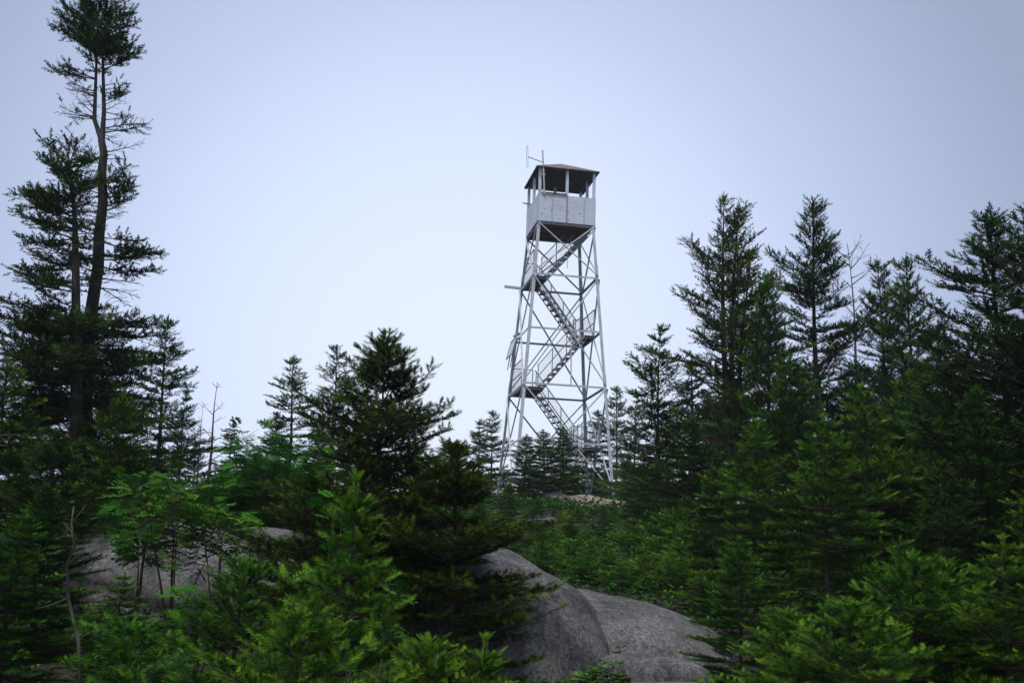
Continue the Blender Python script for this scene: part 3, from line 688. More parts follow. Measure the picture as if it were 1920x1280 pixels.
simple_conifer('dense', 17, 5.2, 1.5, M['fir'], .085, .115, .080, .078, 16, .40, .054, lead=.6, gap=.34, nb=9, e_top=28, e_bot=-8, cu=.07, power=.85, sat=1.2, jit=.34, zj=.14, brown=.004, grow_kw=dict(lat=.35, tint0=.20, thick=.06))
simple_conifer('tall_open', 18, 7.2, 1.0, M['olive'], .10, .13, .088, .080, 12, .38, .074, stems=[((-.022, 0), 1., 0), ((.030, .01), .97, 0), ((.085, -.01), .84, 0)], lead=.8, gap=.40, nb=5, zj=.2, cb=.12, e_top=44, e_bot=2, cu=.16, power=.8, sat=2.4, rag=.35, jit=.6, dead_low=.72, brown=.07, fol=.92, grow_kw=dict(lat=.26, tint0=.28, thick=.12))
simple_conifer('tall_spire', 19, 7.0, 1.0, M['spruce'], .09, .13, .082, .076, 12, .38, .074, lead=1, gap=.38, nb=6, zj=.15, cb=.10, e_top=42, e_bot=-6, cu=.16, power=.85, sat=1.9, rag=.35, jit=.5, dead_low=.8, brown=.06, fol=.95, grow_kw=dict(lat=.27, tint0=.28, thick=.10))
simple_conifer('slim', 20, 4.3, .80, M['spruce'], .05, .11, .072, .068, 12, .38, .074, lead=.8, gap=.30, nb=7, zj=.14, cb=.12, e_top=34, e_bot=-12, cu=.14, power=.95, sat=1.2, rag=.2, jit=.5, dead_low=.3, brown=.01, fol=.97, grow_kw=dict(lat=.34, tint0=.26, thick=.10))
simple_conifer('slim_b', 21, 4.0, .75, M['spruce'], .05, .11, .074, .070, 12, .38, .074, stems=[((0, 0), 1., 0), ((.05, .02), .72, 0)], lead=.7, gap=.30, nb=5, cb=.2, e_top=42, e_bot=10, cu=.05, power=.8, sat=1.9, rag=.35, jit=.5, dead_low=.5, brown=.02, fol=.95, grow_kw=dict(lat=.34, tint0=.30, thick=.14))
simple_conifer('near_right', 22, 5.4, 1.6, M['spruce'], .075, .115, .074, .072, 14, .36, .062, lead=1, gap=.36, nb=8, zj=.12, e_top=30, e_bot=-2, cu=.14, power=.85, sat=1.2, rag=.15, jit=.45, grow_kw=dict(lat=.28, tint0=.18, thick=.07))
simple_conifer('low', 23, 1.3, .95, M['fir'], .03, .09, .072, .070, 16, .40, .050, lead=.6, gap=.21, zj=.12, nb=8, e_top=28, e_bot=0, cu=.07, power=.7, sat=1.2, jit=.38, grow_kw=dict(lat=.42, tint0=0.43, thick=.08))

def at_list(pts, Y, base):
    o = []
    for px, py in pts: o.append(at(px, py, Y) - base)
    return np.array(sorted(o, key=lambda q: q[2]))

def place(name, key, label, px, py, Y, cat_='tree', rot=0.0, wide=1.0, group=None, sink=0.05, H=None):
    """a conifer whose tip stands at photo pixel (px, py), Y metres ahead"""
    k = KINDS[key]; top = at(px, py, Y); zg = float(ground(top[0], Y)) - sink
    s = ((top[2] - zg) if H is None else H) / k['H']
    t_ = thing(name, label, cat_, (float(top[0]), float(Y), zg), rot, group)
    t_.scale = (s * wide, s * wide, s)
    for p in ('trunk', 'branches', 'crown'):
        if p in k: obj(p, k[p], t_, kind='stuff' if p == 'branches' else None)
    return t_

# --- the tall half-bare spruce on the left and its neighbour (their own forms)
Y1 = 16.0; rng = np.random.default_rng(101)
b1 = at(168, 900, Y1); b1[2] = float(ground(b1[0], Y1)) - .1
main = at_list([(158, 1080), (160, 760), (165, 640), (171, 585), (184, 500), (186, 440), (193, 380), (191, 320), (195, 290), (190, 262)], Y1, b1)
stL = at_list([(190, 262), (177, 225), (180, 140), (184, 34)], Y1, b1); stR = at_list([(191, 270), (195, 210), (193, 120), (188, 40)], Y1, b1)
H1 = float(stL[-1, 2]); zpx = lambda py: float(at(185, py, Y1)[2] - b1[2])
pm, pL, pR = path_fn(main), path_fn(stL), path_fn(stR)
rows_top = lambda: [(zpx(140), zpx(36), 30, .2, .68, 30, .15, 1., 0, 0, 180)]
bL = branches_zone(rng, pL, rows_top() + [(zpx(95), zpx(75), 3, .70, .85, 20, .05, 1, 0, 180, 15), (zpx(150), zpx(135), 3, .62, .75, 12, .05, .8, 0, 180, 12), (zpx(255), zpx(150), 16, .3, .6, 8, .1, .06, 0, 180, 80)])
bR = branches_zone(rng, pR, rows_top() + [(zpx(200), zpx(145), 5, .25, .40, 30, .1, .6, 0, 0, 60), (zpx(260), zpx(150), 9, .3, .5, 10, .1, .1, 0, 0, 80)])
bM = branches_zone(rng, pm, [(zpx(430), zpx(255), 34, .3, .75, 4, .08, .02, 0, 0, 180), (zpx(255), zpx(240), 2, .75, .9, 14, .0, .2, 0, 0, 8), (zpx(395), zpx(350), 6, .4, .62, 28, .1, 1, 0, 10, 40),
                             (zpx(500), zpx(440), 7, .5, 1.1, -4, .12, 1, 0, 0, 45), (zpx(560), zpx(430), 12, .4, .9, -2, .1, .5, 0, 180, 60), (zpx(545), zpx(515), 3, .6, .8, 4, -.12, 0.02, 0, 0, 20),
                             (zpx(760), zpx(580), 34, .6, 1.2, -8, .14, 1, 0, 0, 180), (zpx(960), zpx(700), 50, .8, 1.5, -14, .12, .8, 0, 0, 180)])
tr, wo, ne = [], [], []
for br, kw in ((bL, .1), (bR, .1), (bM, 0)):
    a = grow(rng, br, .12, .078, .078, 13, .36, .072, tint0=.24, lat=.36, thick=.24); wo.append(a[:2]); ne.append(a[2:])
def trunk_path(P_, r0_, r1_, n=9):
    V, F = tube_arrays(np.asarray(P_), np.linspace(r0_, r1_, len(P_)), n); return V, np.concatenate([F[:, [0, 1, 2]], F[:, [0, 2, 3]]])
tr = [trunk_path(main, .115, .055), trunk_path(stL, .046, .010), trunk_path(stR, .046, .010)]
make_kind('left_giant', H1, tr, wo, ne, M['spruce'])
t_ = thing('spruce_tree', 'tallest spruce at left, half bare, with forked top and tufted crown', 'tree', tuple(b1), 0, 'spruces on the left')
for p in ('trunk', 'branches', 'crown'): obj(p, KINDS['left_giant'][p], t_)

Y2 = 15.2; rng = np.random.default_rng(102)
b2_ = at(143, 900, Y2); b2_[2] = float(ground(b2_[0], Y2)) - .1
mp = at_list([(143, 1080), (143, 700), (142, 500), (140, 400), (128, 300)], Y2, b2_); p2 = path_fn(mp); z2 = lambda py: float(at(140, py, Y2)[2] - b2_[2])
bb2 = branches_zone(rng, p2, [(z2(410), z2(305), 34, .2, .50, 30, .12, 1, 0, 0, 180), (z2(440), z2(370), 12, .5, .9, 4, .1, 1, 0, 180, 50), (z2(600), z2(440), 20, .5, 1.15, -4, .1, .6, 0, 180, 80), (z2(600), z2(420), 10, .3, .55, 0, .1, .5, 0, 0, 80),
                              (z2(720), z2(590), 36, .7, 1.3, -6, .14, 1, 0, 180, 130), (z2(960), z2(700), 44, .8, 1.5, -12, .1, .85, 0, 180, 180)])
a = grow(rng, bb2, .12, .075, .078, 13, .36, .072, tint0=.24, lat=.38, thick=.22)
make_kind('left_second', float(mp[-1, 2]), [trunk_path(mp, .10, .012)], [a[:2]], [a[2:]], M['spruce'])
t_ = thing('spruce_tree', 'dark thin-stemmed spruce directly left of the tallest half-bare one', 'tree', tuple(b2_), 0, 'spruces on the left')
for p in ('trunk', 'branches', 'crown'): obj(p, KINDS['left_second'][p], t_)

# --- dead snags
def snag(key, seed, H, r, n, lmax, mat):
    rng = np.random.default_rng(seed); pth = wobble_path(rng, H, (rng.uniform(-.04, .04), 0), .05)
    br = branches_zone(rng, pth, [(H * .3, H * .97, n, .12, lmax, 30, .15, 0., 0, 0, 180)])
    a = grow(rng, br, .08, .16, .1, 4, .3, .03); make_kind(key, H, [trunk_arrays(pth, H, r)], [a[:2]], None, None, mat, mat)
snag('snag_a', 31, 2.6, .045, 16, .45, M['twig']); snag('snag_b', 32, 4.6, .05, 44, .6, M['dead'])

S = 'spruce_tree'; Fi = 'fir_tree'; D_ = 'dead_tree'
GL, GR, GF, GB = 'spruces on the left', 'spruces on the right', 'young firs in the foreground', 'trees on the summit behind'
# left side
place(S, 'slim', 'slender spruce left of the dead snag, its stem showing between branches', 325, 588, 21, rot=.4, wide=1.15, group=GL)
place(S, 'slim_b', 'short spruce between the slender spruce and the dead snag', 352, 735, 20, rot=2, group=GL)
place(D_, 'snag_a', 'bare forked dead snag against the fog on the left', 405, 716, 24, rot=.3, group='dead snags')
place(D_, 'snag_a', 'small thin dead snag just left of the forked one', 384, 755, 25, rot=2.2, wide=.7, group='dead snags')
place(D_, 'snag_b', 'faint far dead stick between the small spruce and the rowans', 463, 815, 34, rot=1.2, wide=.5, group='dead snags')
place(S, 'slim', 'little pointed spruce right of the dead snags', 435, 790, 26, rot=3.0, wide=1.3, group=GL)
place(S, 'slim', 'open pointed spruce left of the one with the flat tufted top', 558, 663, 28, rot=1.0, wide=1.25, group=GL)
place(S, 'slim_b', 'spruce with thin stem and flat tufted top left of the big near spruce', 632, 654, 27, rot=.2, wide=1.2, group=GL)
place(S, 'mid_b', 'dark spruce filling in behind the rowans at left centre', 520, 770, 22, rot=2.2, group=GL)
place(S, 'mid_b', 'dark spruce behind the rowan saplings left of the dead snags', 300, 810, 17, rot=1.2, group=GL)
place(S, 'dense', 'dark dense fir beneath the tall half-bare spruce, right side', 225, 730, 13.2, rot=.6, wide=.85, group=GL)
place(S, 'dense', 'black-green fir at the left edge in front of the tall spruces', 20, 665, 11.5, rot=2.6, wide=.95, group=GL)
place(S, 'mid_b', 'shaded fir low at left in front of the half-bare spruce', 110, 800, 10.0, rot=1.6, wide=1.2, group=GL)
place(S, 'mid_a', 'deeply shaded fir in the bottom left corner', 40, 960, 7.5, rot=.9, wide=1.3, group=GL)
place(S, 'dense', 'dark fir standing before the shaded rock at left', 95, 900, 9.2, rot=3.1, wide=1.1, group=GL)
place(Fi, 'mid_a', 'low shaded fir at the bottom left beside the pale dead branch', 230, 1075, 8.2, rot=.2, wide=1.3, group=GL)
place(Fi, 'low', 'low dark fir at the bottom edge left of the young fir', 250, 1180, 6.6, rot=1.9, wide=1.2, group=GL)
place(S, 'mid_b', 'dark spruce at the far left edge with its top below the middle', -60, 740, 13, rot=1.9, group=GL)
# centre foreground
place(S, 'hero', 'big broad olive spruce left of the tower, its tip against the fog', 722, 630, 10.2, rot=2.3, wide=.92, group='near spruces in the middle')
place(S, 'hero_b', 'ragged olive spruce leaning out over the granite dome', 862, 838, 9.6, rot=2.1, wide=1.12, group='near spruces in the middle')
place(Fi, 'hero_b', 'low olive spruce at the foot of the big broad spruce on its left', 585, 900, 9.4, rot=4.0, wide=.95, group='near spruces in the middle')
place(Fi, 'young', 'bright young fir with a pale upright leader in the front centre', 668, 898, 5.6, rot=.5, wide=.92, group=GF)
place(Fi, 'bush', 'bright young fir in front, left of the one with the tall leader', 452, 1058, 6.0, rot=1.3, wide=1.0, group=GF)
place(Fi, 'young', 'low young fir at the bottom edge below the ragged olive spruce', 905, 1196, 5.2, rot=2.4, wide=1.15, group=GF)
place(Fi, 'bush', 'low bright fir at the bottom edge, left of centre', 575, 1150, 4.7, rot=3.4, wide=1.05, group=GF)
place(Fi, 'bush', 'bushy young fir at the bottom edge right under the tall leader', 805, 1205, 5.0, rot=5.0, wide=.95, group=GF)
place(S, 'mid_b', 'dark spruce close behind the broad olive spruce, mostly hidden', 690, 775, 13.0, rot=2.9, wide=1.0, group='near spruces in the middle')
# round the tower
place(S, 'mid_b', 'twin-topped dark spruce just left of the tower legs', 925, 768, 43, rot=.3, group=GB)
place(S, 'slim', 'slim spruce behind the left twin-topped one beside the tower', 900, 785, 45, rot=2.0, wide=1.3, group=GB)
place(S, 'dense', 'spruce in front of the tower, leftmost of three below the stairs', 985, 812, 32, rot=1.1, wide=1.3, group=GB)
place(S, 'dense', 'spruce in front of the tower, middle one of three below the stairs', 1022, 803, 32.5, rot=2.7, wide=1.3, group=GB)
place(S, 'dense', 'spruce in front of the tower, rightmost of three below the stairs', 1060, 800, 33.5, rot=4.2, wide=1.3, group=GB)
place(S, 'slim', 'small spruce inside the tower legs, right of the stair foot', 1117, 765, 44, rot=4.2, wide=1.4, group=GB)
place(S, 'mid_b', 'hazy spruce close right of the tower leg', 1157, 722, 50, rot=.7, wide=.8, group=GB)
place(S, 'slim', 'hazy thin spruce between the tower and the slender right-hand spruce', 1190, 728, 50, rot=2.7, group=GB)
place(S, 'mid_b', 'hazy spruce behind the tower base', 1085, 845, 50, rot=3.3, wide=1.2, group=GB)
place(S, 'slim', 'tiny hazy spruce right of the big broad near spruce', 782, 838, 48, rot=3.8, wide=1.2, group=GB)
place(S, 'slim', 'tiny hazy spruce between the broad near spruce and the tower', 850, 832, 46, rot=.8, wide=1.2, group=GB)
place(Fi, 'mid_a', 'green fir mass low in front of the left tower leg', 955, 905, 25, rot=1.0, wide=1.35, group='low firs below the tower')
place(Fi, 'mid_a', 'green fir at left below the tower, beside the ragged spruce', 900, 930, 24, rot=2.0, wide=1.3, group='low firs below the tower')
place(Fi, 'low', 'small thin fir in front of the tan rock', 1085, 945, 26, rot=.4, wide=.6, group='low firs below the tower')
place(Fi, 'mid_a', 'low fir right of the tan rock below the tower', 1150, 935, 26, rot=5.5, wide=1.0, group='low firs below the tower')
place(S, 'mid_b', 'fir at the foot of the right front tower leg', 1178, 850, 30, rot=5.5, wide=1.0, group='low firs below the tower')
for k, (px, py, Y, lb) in enumerate([(1008, 930, 24.5, 'fir on the slope below the leftmost spruce before the tower'), (1068, 955, 21.0, 'fir on the slope left of the tan hump, halfway to the dome'), (1132, 948, 22.0, 'fir on the slope right below the tan hump'), (1190, 915, 23.5, 'fir on the slope between tan slab and broad brownish fir')]):
    place(Fi, 'mid_a', lb, px, py, Y, rot=k * 1.9 + .4, wide=1.15, group='low firs below the tower')
# right side
place(S, 'slim_b', 'slender open spruce nearest right of the tower, tip just right of it', 1237, 618, 23, rot=3.2, wide=1.1, group=GR)
place(S, 'slim', 'short spruce between the slender one and the tall three-stemmed one', 1298, 668, 24, rot=1.7, wide=1.3, group=GR)
place(S, 'tall_open', 'tall three-stemmed spruce with ragged open crown and reddish twigs', 1365, 358, 21.5, rot=0., group=GR)
place(S, 'dense', 'dense blue-green fir in front of the three-stemmed spruce', 1432, 508, 19.5, rot=1.2, wide=.72, group=GR)
place(S, 'tall_spire', 'tall pointed spruce with a rusty side branch, right of the three-stemmed one', 1527, 368, 21.5, rot=.4, group=GR)
place(D_, 'snag_b', 'grey dead spruce top just right of the tall pointed spruce', 1597, 455, 21.8, rot=.3, wide=.9, group='dead snags')
place(S, 'tall_spire', 'middle-height spruce with curved tip right of the dead top', 1645, 478, 19.5, rot=2.4, wide=.85, group=GR)
place(S, 'tall_spire', 'spruce with two spread top shoots left of the big dark edge spruce', 1695, 474, 18.5, rot=4.1, wide=.9, group=GR)
place(S, 'near_right', 'large dark spruce near the right edge with long upswept branches', 1862, 392, 13.0, rot=.5, wide=1.1, group=GR)
place(S, 'near_right', 'dark spruce cut off by the right edge of the picture', 1922, 365, 12.0, rot=2.6, wide=.95, group=GR)
place(S, 'mid_b', 'dark spruce in the gap left of the large edge spruce', 1765, 640, 14.5, rot=1.0, wide=1.1, group=GR)
place(S, 'dense', 'broad brownish dark fir right of the tower base', 1290, 775, 19, rot=.1, wide=1.2, group=GR)
place(S, 'mid_b', 'dark spruce low between tower leg and broad brownish fir', 1215, 830, 22, rot=.9, wide=1.0, group=GR)
place(Fi, 'mid_a', 'green fir with a thin pale leader on the right, left of the yellowish one', 1412, 790, 12.5, rot=.3, wide=1.05, group=GR)
place(Fi, 'mid_a', 'big yellowish green fir in the middle of the right-hand thicket', 1545, 782, 11.0, rot=1.4, wide=1.1, group=GR)
place(Fi, 'mid_a', 'green fir with pointed bright tip behind the yellowish fir', 1620, 728, 12.5, rot=2.9, wide=1.0, group=GR)
place(S, 'dense', 'dark fir filling the thicket under the tall pointed spruce', 1490, 660, 17.5, rot=3.7, wide=.95, group=GR)
place(S, 'dense', 'dark fir filling the thicket under the spruce with two top shoots', 1700, 690, 15.5, rot=5.0, wide=1.0, group=GR)
place(S, 'dense', 'deep dark fir under the large right edge spruce', 1830, 720, 11.0, rot=4.4, wide=.9, group=GR)
place(S, 'dense', 'black-green fir cut off by the right edge, halfway down', 1960, 800, 9.0, rot=.7, wide=1.0, group=GR)
place(Fi, 'bush', 'small bright fir with a star-shaped tip low at the right', 1702, 1045, 7.2, rot=.5, wide=1.0, group=GF)
place(Fi, 'bush', 'small fir right of the star-tipped one, its top level with it', 1768, 1058, 7.6, rot=2.0, wide=.9, group=GF)
place(Fi, 'mid_a', 'green fir at the right end of the granite hump', 1385, 1010, 10.0, rot=4.4, wide=1.1, group=GF)
place(Fi, 'bush', 'bright low fir at the bottom edge right of the slabs', 1475, 1150, 7.0, rot=5.2, wide=1.15, group=GF)
place(Fi, 'bush', 'low fir at the bottom edge between the slabs and the star-tipped fir', 1600, 1130, 6.4, rot=3.3, wide=1.1, group=GF)
place(Fi, 'mid_a', 'shaded fir in the bottom right corner', 1880, 1010, 7.0, rot=1.1, wide=1.3, group=GF)
for k, (px, py, Y, w_, lb) in enumerate([
        (1010, 985, 17.5, 1.2, 'low fir behind the dome, below the left tower leg'), (1075, 1015, 16.5, 1.3, 'low fir behind the dome, straight below the tan rock'),
        (1140, 1035, 16.0, 1.3, 'low fir behind the saddle between dome and hump'), (1205, 1045, 15.0, 1.3, 'bright low fir behind the left part of the granite hump'),
        (1270, 1050, 14.6, 1.3, 'bright low fir behind the right part of the granite hump'), (1330, 1075, 13.0, 1.2, 'bright low fir at the lower end of the granite hump'),
        (1060, 975, 22.0, 1.2, 'low fir just under the tan rock ledge'), (1180, 985, 20.0, 1.3, 'low fir under the broad brownish fir, left side'),
        (1260, 960, 18.0, 1.3, 'low fir under the broad brownish fir, right side'), (1035, 960, 28.0, 1.2, 'low fir left of the tan rock, on the slope below the tower'), (1125, 985, 28.0, 1.2, 'low fir on the slope under the tan slab'),
        (1000, 950, 27.0, 1.4, 'low fir on the slope under the left tower leg'), (1090, 1000, 22.5, 1.3, 'low fir halfway up the slope between dome and tan rock'), (1120, 1010, 19.0, 1.4, 'low fir on the near slope above the saddle'), (1045, 1005, 19.5, 1.4, 'low fir on the near slope above the dome'), (955, 985, 20.0, 1.4, 'low fir beside the ragged olive spruce, above the dome'), (1150, 1010, 23.0, 1.3, 'low fir on the slope left of the broad brownish fir'),
        (1015, 1020, 15.5, 1.3, 'low fir close behind the top of the dome'), (1100, 1045, 14.8, 1.3, 'low fir close behind the right shoulder of the dome'), (1165, 1065, 14.2, 1.2, 'low fir in the saddle above the granite hump'), (1235, 1010, 17.0, 1.4, 'low fir above the middle of the granite hump, in front of the brownish fir'), (1300, 1000, 15.5, 1.4, 'low fir above the right end of the granite hump'),
        (1060, 990, 25.0, 1.4, 'low fir below the tan hump, left of the thin little fir'), (1115, 995, 25.5, 1.4, 'low fir below the tan hump, right of the thin little fir'), (1165, 965, 27.5, 1.4, 'low fir hiding the lower end of the tan slab'), (1020, 985, 24.0, 1.4, 'low fir beside the small grey rock on the slope'),
        (790, 905, 36.0, 1.5, 'hazy low fir on the crest behind the broad spruce'), (840, 895, 37.0, 1.5, 'hazy low fir on the crest, left of the ragged spruce tip'), (885, 890, 44.0, 1.5, 'hazy low fir on the crest, under the twin-topped spruce'), (945, 890, 44.0, 1.5, 'hazy low fir on the crest by the left tower leg'), (1000, 885, 42.0, 1.5, 'hazy low fir on the crest under the tower stairs'), (1060, 890, 43.0, 1.5, 'hazy low fir on the crest inside the tower legs'), (1130, 890, 43.0, 1.5, 'hazy low fir on the crest by the rear right leg'), (1190, 880, 36.0, 1.5, 'low fir on the crest right of the tower'), (1240, 880, 33.0, 1.5, 'low fir on the crest under the slender open spruce'),
        (480, 905, 18.5, 1.3, 'low fir above the left outcrop, right end'),
        (560, 915, 17.0, 1.3, 'low fir between the left outcrop and the olive spruce'), (400, 900, 18.0, 1.3, 'low fir above the left outcrop, middle')]):
    place(Fi, 'low', lb, px, py, Y, rot=k * 1.3, wide=w_, group='low firs behind the rocks')

# darker background trees closing the gaps, right and left of the summit clearing
for k, (px, py, Y, ky, lb) in enumerate([
        (1250, 775, 29, 'mid_b', 'background spruce behind the slender open spruce'), (1330, 730, 28, 'dense', 'background fir behind the tall three-stemmed spruce, left'), (1400, 740, 30, 'mid_b', 'background spruce behind the tall three-stemmed spruce, right'),
        (1470, 745, 27, 'dense', 'background fir behind the dense blue-green fir'), (1550, 735, 28, 'mid_b', 'background spruce behind the tall pointed spruce'), (1610, 745, 25, 'dense', 'background fir behind the dead spruce top'),
        (1680, 745, 25, 'mid_b', 'background spruce behind the spruce with two top shoots'), (1750, 720, 22, 'dense', 'background fir behind the gap left of the edge spruce'), (1830, 700, 21, 'dense', 'background fir behind the large edge spruce'), (1905, 700, 20, 'dense', 'background fir at the right edge behind the cut-off spruce'),
        (1368, 690, 25, 'dense', 'background fir between the short spruce and the three-stemmed one'), (1508, 690, 24, 'dense', 'background fir just left of the tall pointed spruce stem'), (1588, 685, 23, 'dense', 'background fir at the foot of the grey dead top'), (1655, 680, 22, 'dense', 'background fir at the foot of the curved-tip spruce'), (1722, 670, 20, 'dense', 'background fir right of the spruce with two top shoots'), (1792, 655, 18, 'dense', 'background fir just left of the large edge spruce'),
        (1340, 870, 15.5, 'dense', 'dark fir low in the thicket left of the pale leader fir'), (1480, 850, 14.5, 'mid_b', 'dark spruce between pale leader fir and yellowish fir'), (1660, 850, 13, 'dense', 'dark fir right of the yellowish fir'), (1760, 860, 10.5, 'mid_b', 'dark spruce behind the star-tipped fir'),
        (260, 800, 25, 'mid_b', 'background spruce left of the slender left spruce'), (370, 830, 26, 'mid_b', 'background spruce under the dead snags'), (600, 800, 24, 'dense', 'background fir left of the broad near spruce'), (160, 780, 20, 'dense', 'background fir behind the half-bare spruce foot'),
        (60, 760, 17, 'dense', 'background fir at left behind the thin-stemmed spruce'), (700, 850, 26, 'mid_b', 'background spruce hidden behind the broad near spruce'), (800, 890, 27, 'dense', 'background fir between the broad and the ragged spruce'), (860, 880, 30, 'mid_b', 'background spruce behind the ragged spruce tip'),
        (430, 860, 22, 'dense', 'background fir above the left outcrop'), (1120, 880, 41, 'mid_b', 'hazy spruce among the rear tower legs'), (1040, 880, 42, 'mid_b', 'hazy spruce behind the tower stair foot')]):
    place(S, ky, lb, px, py, Y, rot=k * 2.1, wide=1.15, group='background trees closing the gaps')

# ------------------------------------------------------------------ rowans, bunchberry, dead wood
def rowan(label, px, py, Y, seed, nst, nleaf, spread, ll=.17, H=None, bright=.45, lo=.42):
    rng = np.random.default_rng(seed); top = at(px, py, Y); zg = float(ground(top[0], Y)) - .05; H = H or top[2] - zg
    t_ = thing('rowan_sapling', label, 'sapling', (float(top[0]), Y, zg), 0, 'rowan saplings')
    LV, LF, LT, n0 = [], [], [], 0
    tips = []
    for k in range(nst):
        a = rng.uniform(0, 6.28); sp_ = spread * rng.uniform(.2, 1); h = H * (rng.uniform(.6, 1) if k else 1.0)
        if k == 0: sp_ = 0
        s = np.linspace(0, 1, 7); pts = np.stack([np.cos(a) * sp_ * s ** 1.6 + .03 * np.sin(s * 7 + k) * s, np.sin(a) * sp_ * s ** 1.6, h * s * .86], 1)
        m = MB(); m.tube(pts, np.linspace(.003 + .0045 * H, .002, 7), 6); m.build('stem', M['twig'], t_, True)
        for q in range(nleaf // nst): 
            u = rng.uniform(lo, 1) ** .8; p = np.array([np.interp(u, s, pts[:, i]) for i in range(3)]); tips.append((p, u))
    tp = MB()
    for p, u in tips:
        az = rng.uniform(0, 6.28); el = rng.uniform(-.1, .75); d = np.array([math.cos(az) * math.cos(el), math.sin(az) * math.cos(el), math.sin(el)])
        off = d * rng.uniform(.03, .42) * spread * 1.2; p2_ = p + off
        if np.linalg.norm(off) > .08: tp.tube([p, p2_], [.004, .002], 3, False)
        L_ = ll * rng.uniform(.7, 1.2); sd_ = unit(np.cross(d, UP)); nn = np.cross(sd_, d); ro = rng.normal(0, .75); sd_, nn = sd_ * math.cos(ro) + nn * math.sin(ro), nn * math.cos(ro) - sd_ * math.sin(ro); tv = np.clip(bright + rng.normal(0, .16), .05, .84)
        if rng.uniform() < .02: tv = .95
        for q in range(7):
            s_ = (q + 1) / 7.; ax = p2_ + d * L_ * s_ - UP * L_ * .35 * s_ ** 2
            for sg in ((-1, 1) if q < 6 else (0,)):
                ld = unit(d * (.45 if sg else 1.) + sd_ * sg * .9 - UP * .15 * rng.uniform(0, 1.6)) * L_ * .40 * (1 - abs(s_ - .55) * .5); wd = unit(np.cross(ld, nn)) * L_ * .068
                mid = ax + ld * .45 + nn * L_ * .02
                LV += [ax, mid + wd, ax + ld, mid - wd]; LF.append((n0, n0 + 1, n0 + 2)); LF.append((n0, n0 + 2, n0 + 3)); n0 += 4; LT += [tv] * 4
    if tp.V: tp.build('twigs', M['twig'], t_, kind='stuff')
    obj('crown', tri_mesh('crown', np.array(LV), np.array(LF), M['leaf'], np.array(LT)), t_)
rowan('rowan sapling with several bare stems before the left granite outcrop', 350, 855, 10.2, 1, 6, 190, .6, .18, lo=.55)
rowan('rowan sapling nearest the tall spruces, in front of the outcrop', 290, 850, 11.0, 2, 5, 200, .5, .18)
rowan('rowan sapling leaning right over the left outcrop', 430, 905, 10.4, 3, 5, 90, .5, .17, lo=.6)
rowan('bright rowan sprig sticking up beside the young fir leader', 632, 868, 7.6, 4, 3, 60, .2, .13, bright=.6)
rowan('low rowan sprig with fern-like leaves at the bottom centre', 712, 1150, 4.5, 5, 3, 30, .18, .13, bright=.25)
rowan('low rowan sprig right of the young fir leader, under the olive spruce', 735, 1010, 7.4, 6, 3, 40, .25, .15)
rowan('large bright rowan bush behind the outcrop, left of the broad spruce', 560, 790, 16.5, 7, 10, 1500, 1.0, .20, bright=.50, lo=.15)
rowan('bright rowan bush left of the larger rowan bush', 492, 800, 17.0, 8, 8, 1100, .85, .20, bright=.50, lo=.15)
rowan('low rowan at the foot of the left outcrop among shaded firs', 385, 1080, 8.4, 9, 4, 70, .35, .15, bright=.3)

def groundplant(label, px, py, Y, seed, n, rx, ry, h, flowers):
    rng = np.random.default_rng(seed); c = at(px, py, Y); zg = float(ground(c[0], Y))
    t_ = thing('bunchberry_patch', label, 'ground plant', (float(c[0]), Y, zg), 0, 'bunchberry patches'); m = MB(); fm = MB(); LV, LF, LT, n0 = [], [], [], 0
    for k in range(n):
        a = rng.uniform(0, 6.28); q = math.sqrt(rng.uniform(0, 1)); b_ = np.array([math.cos(a) * rx * q, math.sin(a) * ry * q, 0]); hh = h * rng.uniform(.35, 1) * (1.1 - .6 * q)
        tp_ = b_ + np.array([rng.normal(0, .03), rng.normal(0, .03), hh]); m.tube([b_, tp_], [.003, .002], 3, False); tv = np.clip(.4 + rng.normal(0, .15), .05, .84)
        for r_ in range(5):
            o_ = tp_ - UP * hh * .16 * (r_ // 5) ; az = r_ * 1.256 + a; d = np.array([math.cos(az), math.sin(az), rng.uniform(-.1, .4)]) * rng.uniform(.05, .085); w_ = np.array([-math.sin(az), math.cos(az), 0]) * .024
            LV += [o_, o_ + d * .5 + w_, o_ + d, o_ + d * .5 - w_]; LF += [(n0, n0 + 1, n0 + 2), (n0, n0 + 2, n0 + 3)]; n0 += 4; LT += [tv] * 4
        if k < flowers:
            for r_ in range(4):
                az = r_ * 1.57 + a; d = np.array([math.cos(az), math.sin(az), .15]) * .016; w_ = np.array([-math.sin(az), math.cos(az), 0]) * .008; o_ = tp_ + UP * .02; i0 = len(fm.V)
                fm.add([o_, o_ + d * .6 + w_, o_ + d, o_ + d * .6 - w_], [(0, 1, 2, 3)])
    m.build('stems', M['twig'], t_); obj('leaves', tri_mesh('leaves', np.array(LV), np.array(LF), M['leaf'], np.array(LT)), t_)
    if fm.V: fm.build('flowers', M['white'], t_)
groundplant('leafy bunchberry clump with white flowers left of the cracked slab', 1125, 1262, 8.7, 1, 220, .26, .3, .44, 18)
groundplant('low dark ground plants under the granite dome at the bottom edge', 1010, 1275, 8.6, 2, 200, .55, .3, .22, 8)
groundplant('leafy tuft in the notch between dome and hump above the slab', 1168, 1225, 9.9, 3, 90, .2, .2, .40, 2)
groundplant('ground plants behind the cracked slab below the granite hump', 1290, 1228, 10.4, 4, 120, .5, .2, .16, 3)

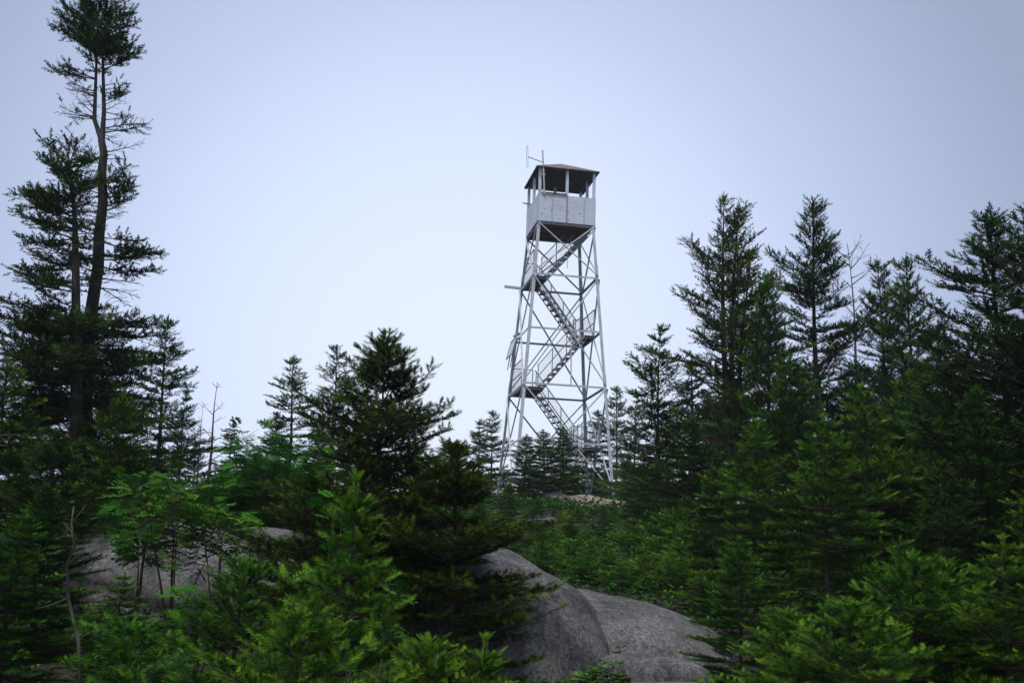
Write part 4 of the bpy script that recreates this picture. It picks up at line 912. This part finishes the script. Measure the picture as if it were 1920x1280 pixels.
m = MB(); p = [at(1268 + 9 * k, 1238 + 6 * k, 9.0 - .02 * k) for k in range(6)]
m.tube([tuple(q + np.array([0, 0, .01 * math.sin(i * 2)])) for i, q in enumerate(p)], np.linspace(.010, .005, 6), 6); m.tube([tuple(p[3]), tuple(p[3] + np.array([.05, .03, .05]))], [.006, .003], 5)
tag(m.build('dead_stick', M['dead'], None, True), 'pale dead stick lying across the right end of the cracked slab', 'stick')
Yb = 7.0; m = MB()
pl = [at(*q, Yb + .1 * math.sin(i)) for i, q in enumerate([(150, 1290), (147, 1200), (128, 1120), (126, 1060), (140, 1020), (134, 980), (138, 950)])]
m.tube([tuple(q) for q in pl], np.linspace(.014, .004, len(pl)), 7)
for i, (dx, dz) in ((2, (-.22, -.08)), (3, (.14, .16)), (4, (-.1, .14)), (1, (.12, .10)), (5, (.07, .12))):
    q = pl[i]; m.tube([tuple(q), tuple(q + np.array([dx * .5, .04, dz * .6])), tuple(q + np.array([dx, .02, dz]))], [.006, .004, .002], 5)
z_ = float(ground(pl[0][0], Yb)); m.tube([(pl[0][0] + .02, Yb, z_ - .1), tuple(pl[0])], [.026, .020], 7)
tag(m.build('dead_branch', M['dead'], None, True), 'pale twisted dead branch standing in the dark firs at left', 'branch')

# ------------------------------------------------------------------ unseen firs added beside and behind the viewer to shade foreground and corners
GS = 'unseen trees added beside and behind the path for shade'
for k, (x, y, h) in enumerate([(-7.2, 7.0, 8.5), (-6.2, 3.4, 8.0), (7.6, 7.4, 8.5), (6.4, 3.6, 8.0), (-8.5, -4, 7), (8.5, -3, 7), (-11, 10, 6.5), (11, 9.5, 7), (-10, 3, 7), (10.5, 3, 7), (-5, -11, 7), (5, -12, 7)]):
    kd = KINDS['dense' if k % 2 else 'mid_b']; s = h / kd['H']
    t_ = thing(S, 'unseen dense fir added out of view to shade the foreground', 'tree', (x, y, float(ground(x, y)) - .05), k * 1.7, GS); t_.scale = (s, s, s)
    for p in ('trunk', 'branches', 'crown'): obj(p, kd[p], t_)

# ------------------------------------------------------------------ haze
m = MB(); m.box(-134, 134, -134, 134, -14.0, 19.0)
mh = bpy.data.materials.new('fog'); mh.use_nodes = True; t = mh.node_tree; t.nodes.clear()
o = t.nodes.new('ShaderNodeOutputMaterial'); v = t.nodes.new('ShaderNodeVolumePrincipled')
v.inputs['Color'].default_value = (0.93, 0.96, 1.0, 1); v.inputs['Density'].default_value = 0.0007; v.inputs['Anisotropy'].default_value = 0.2
t.links.new(v.outputs['Volume'], o.inputs['Volume'])
m.build('haze', mh, None, kind='stuff')
print('TRIANGLES', TRI[0])
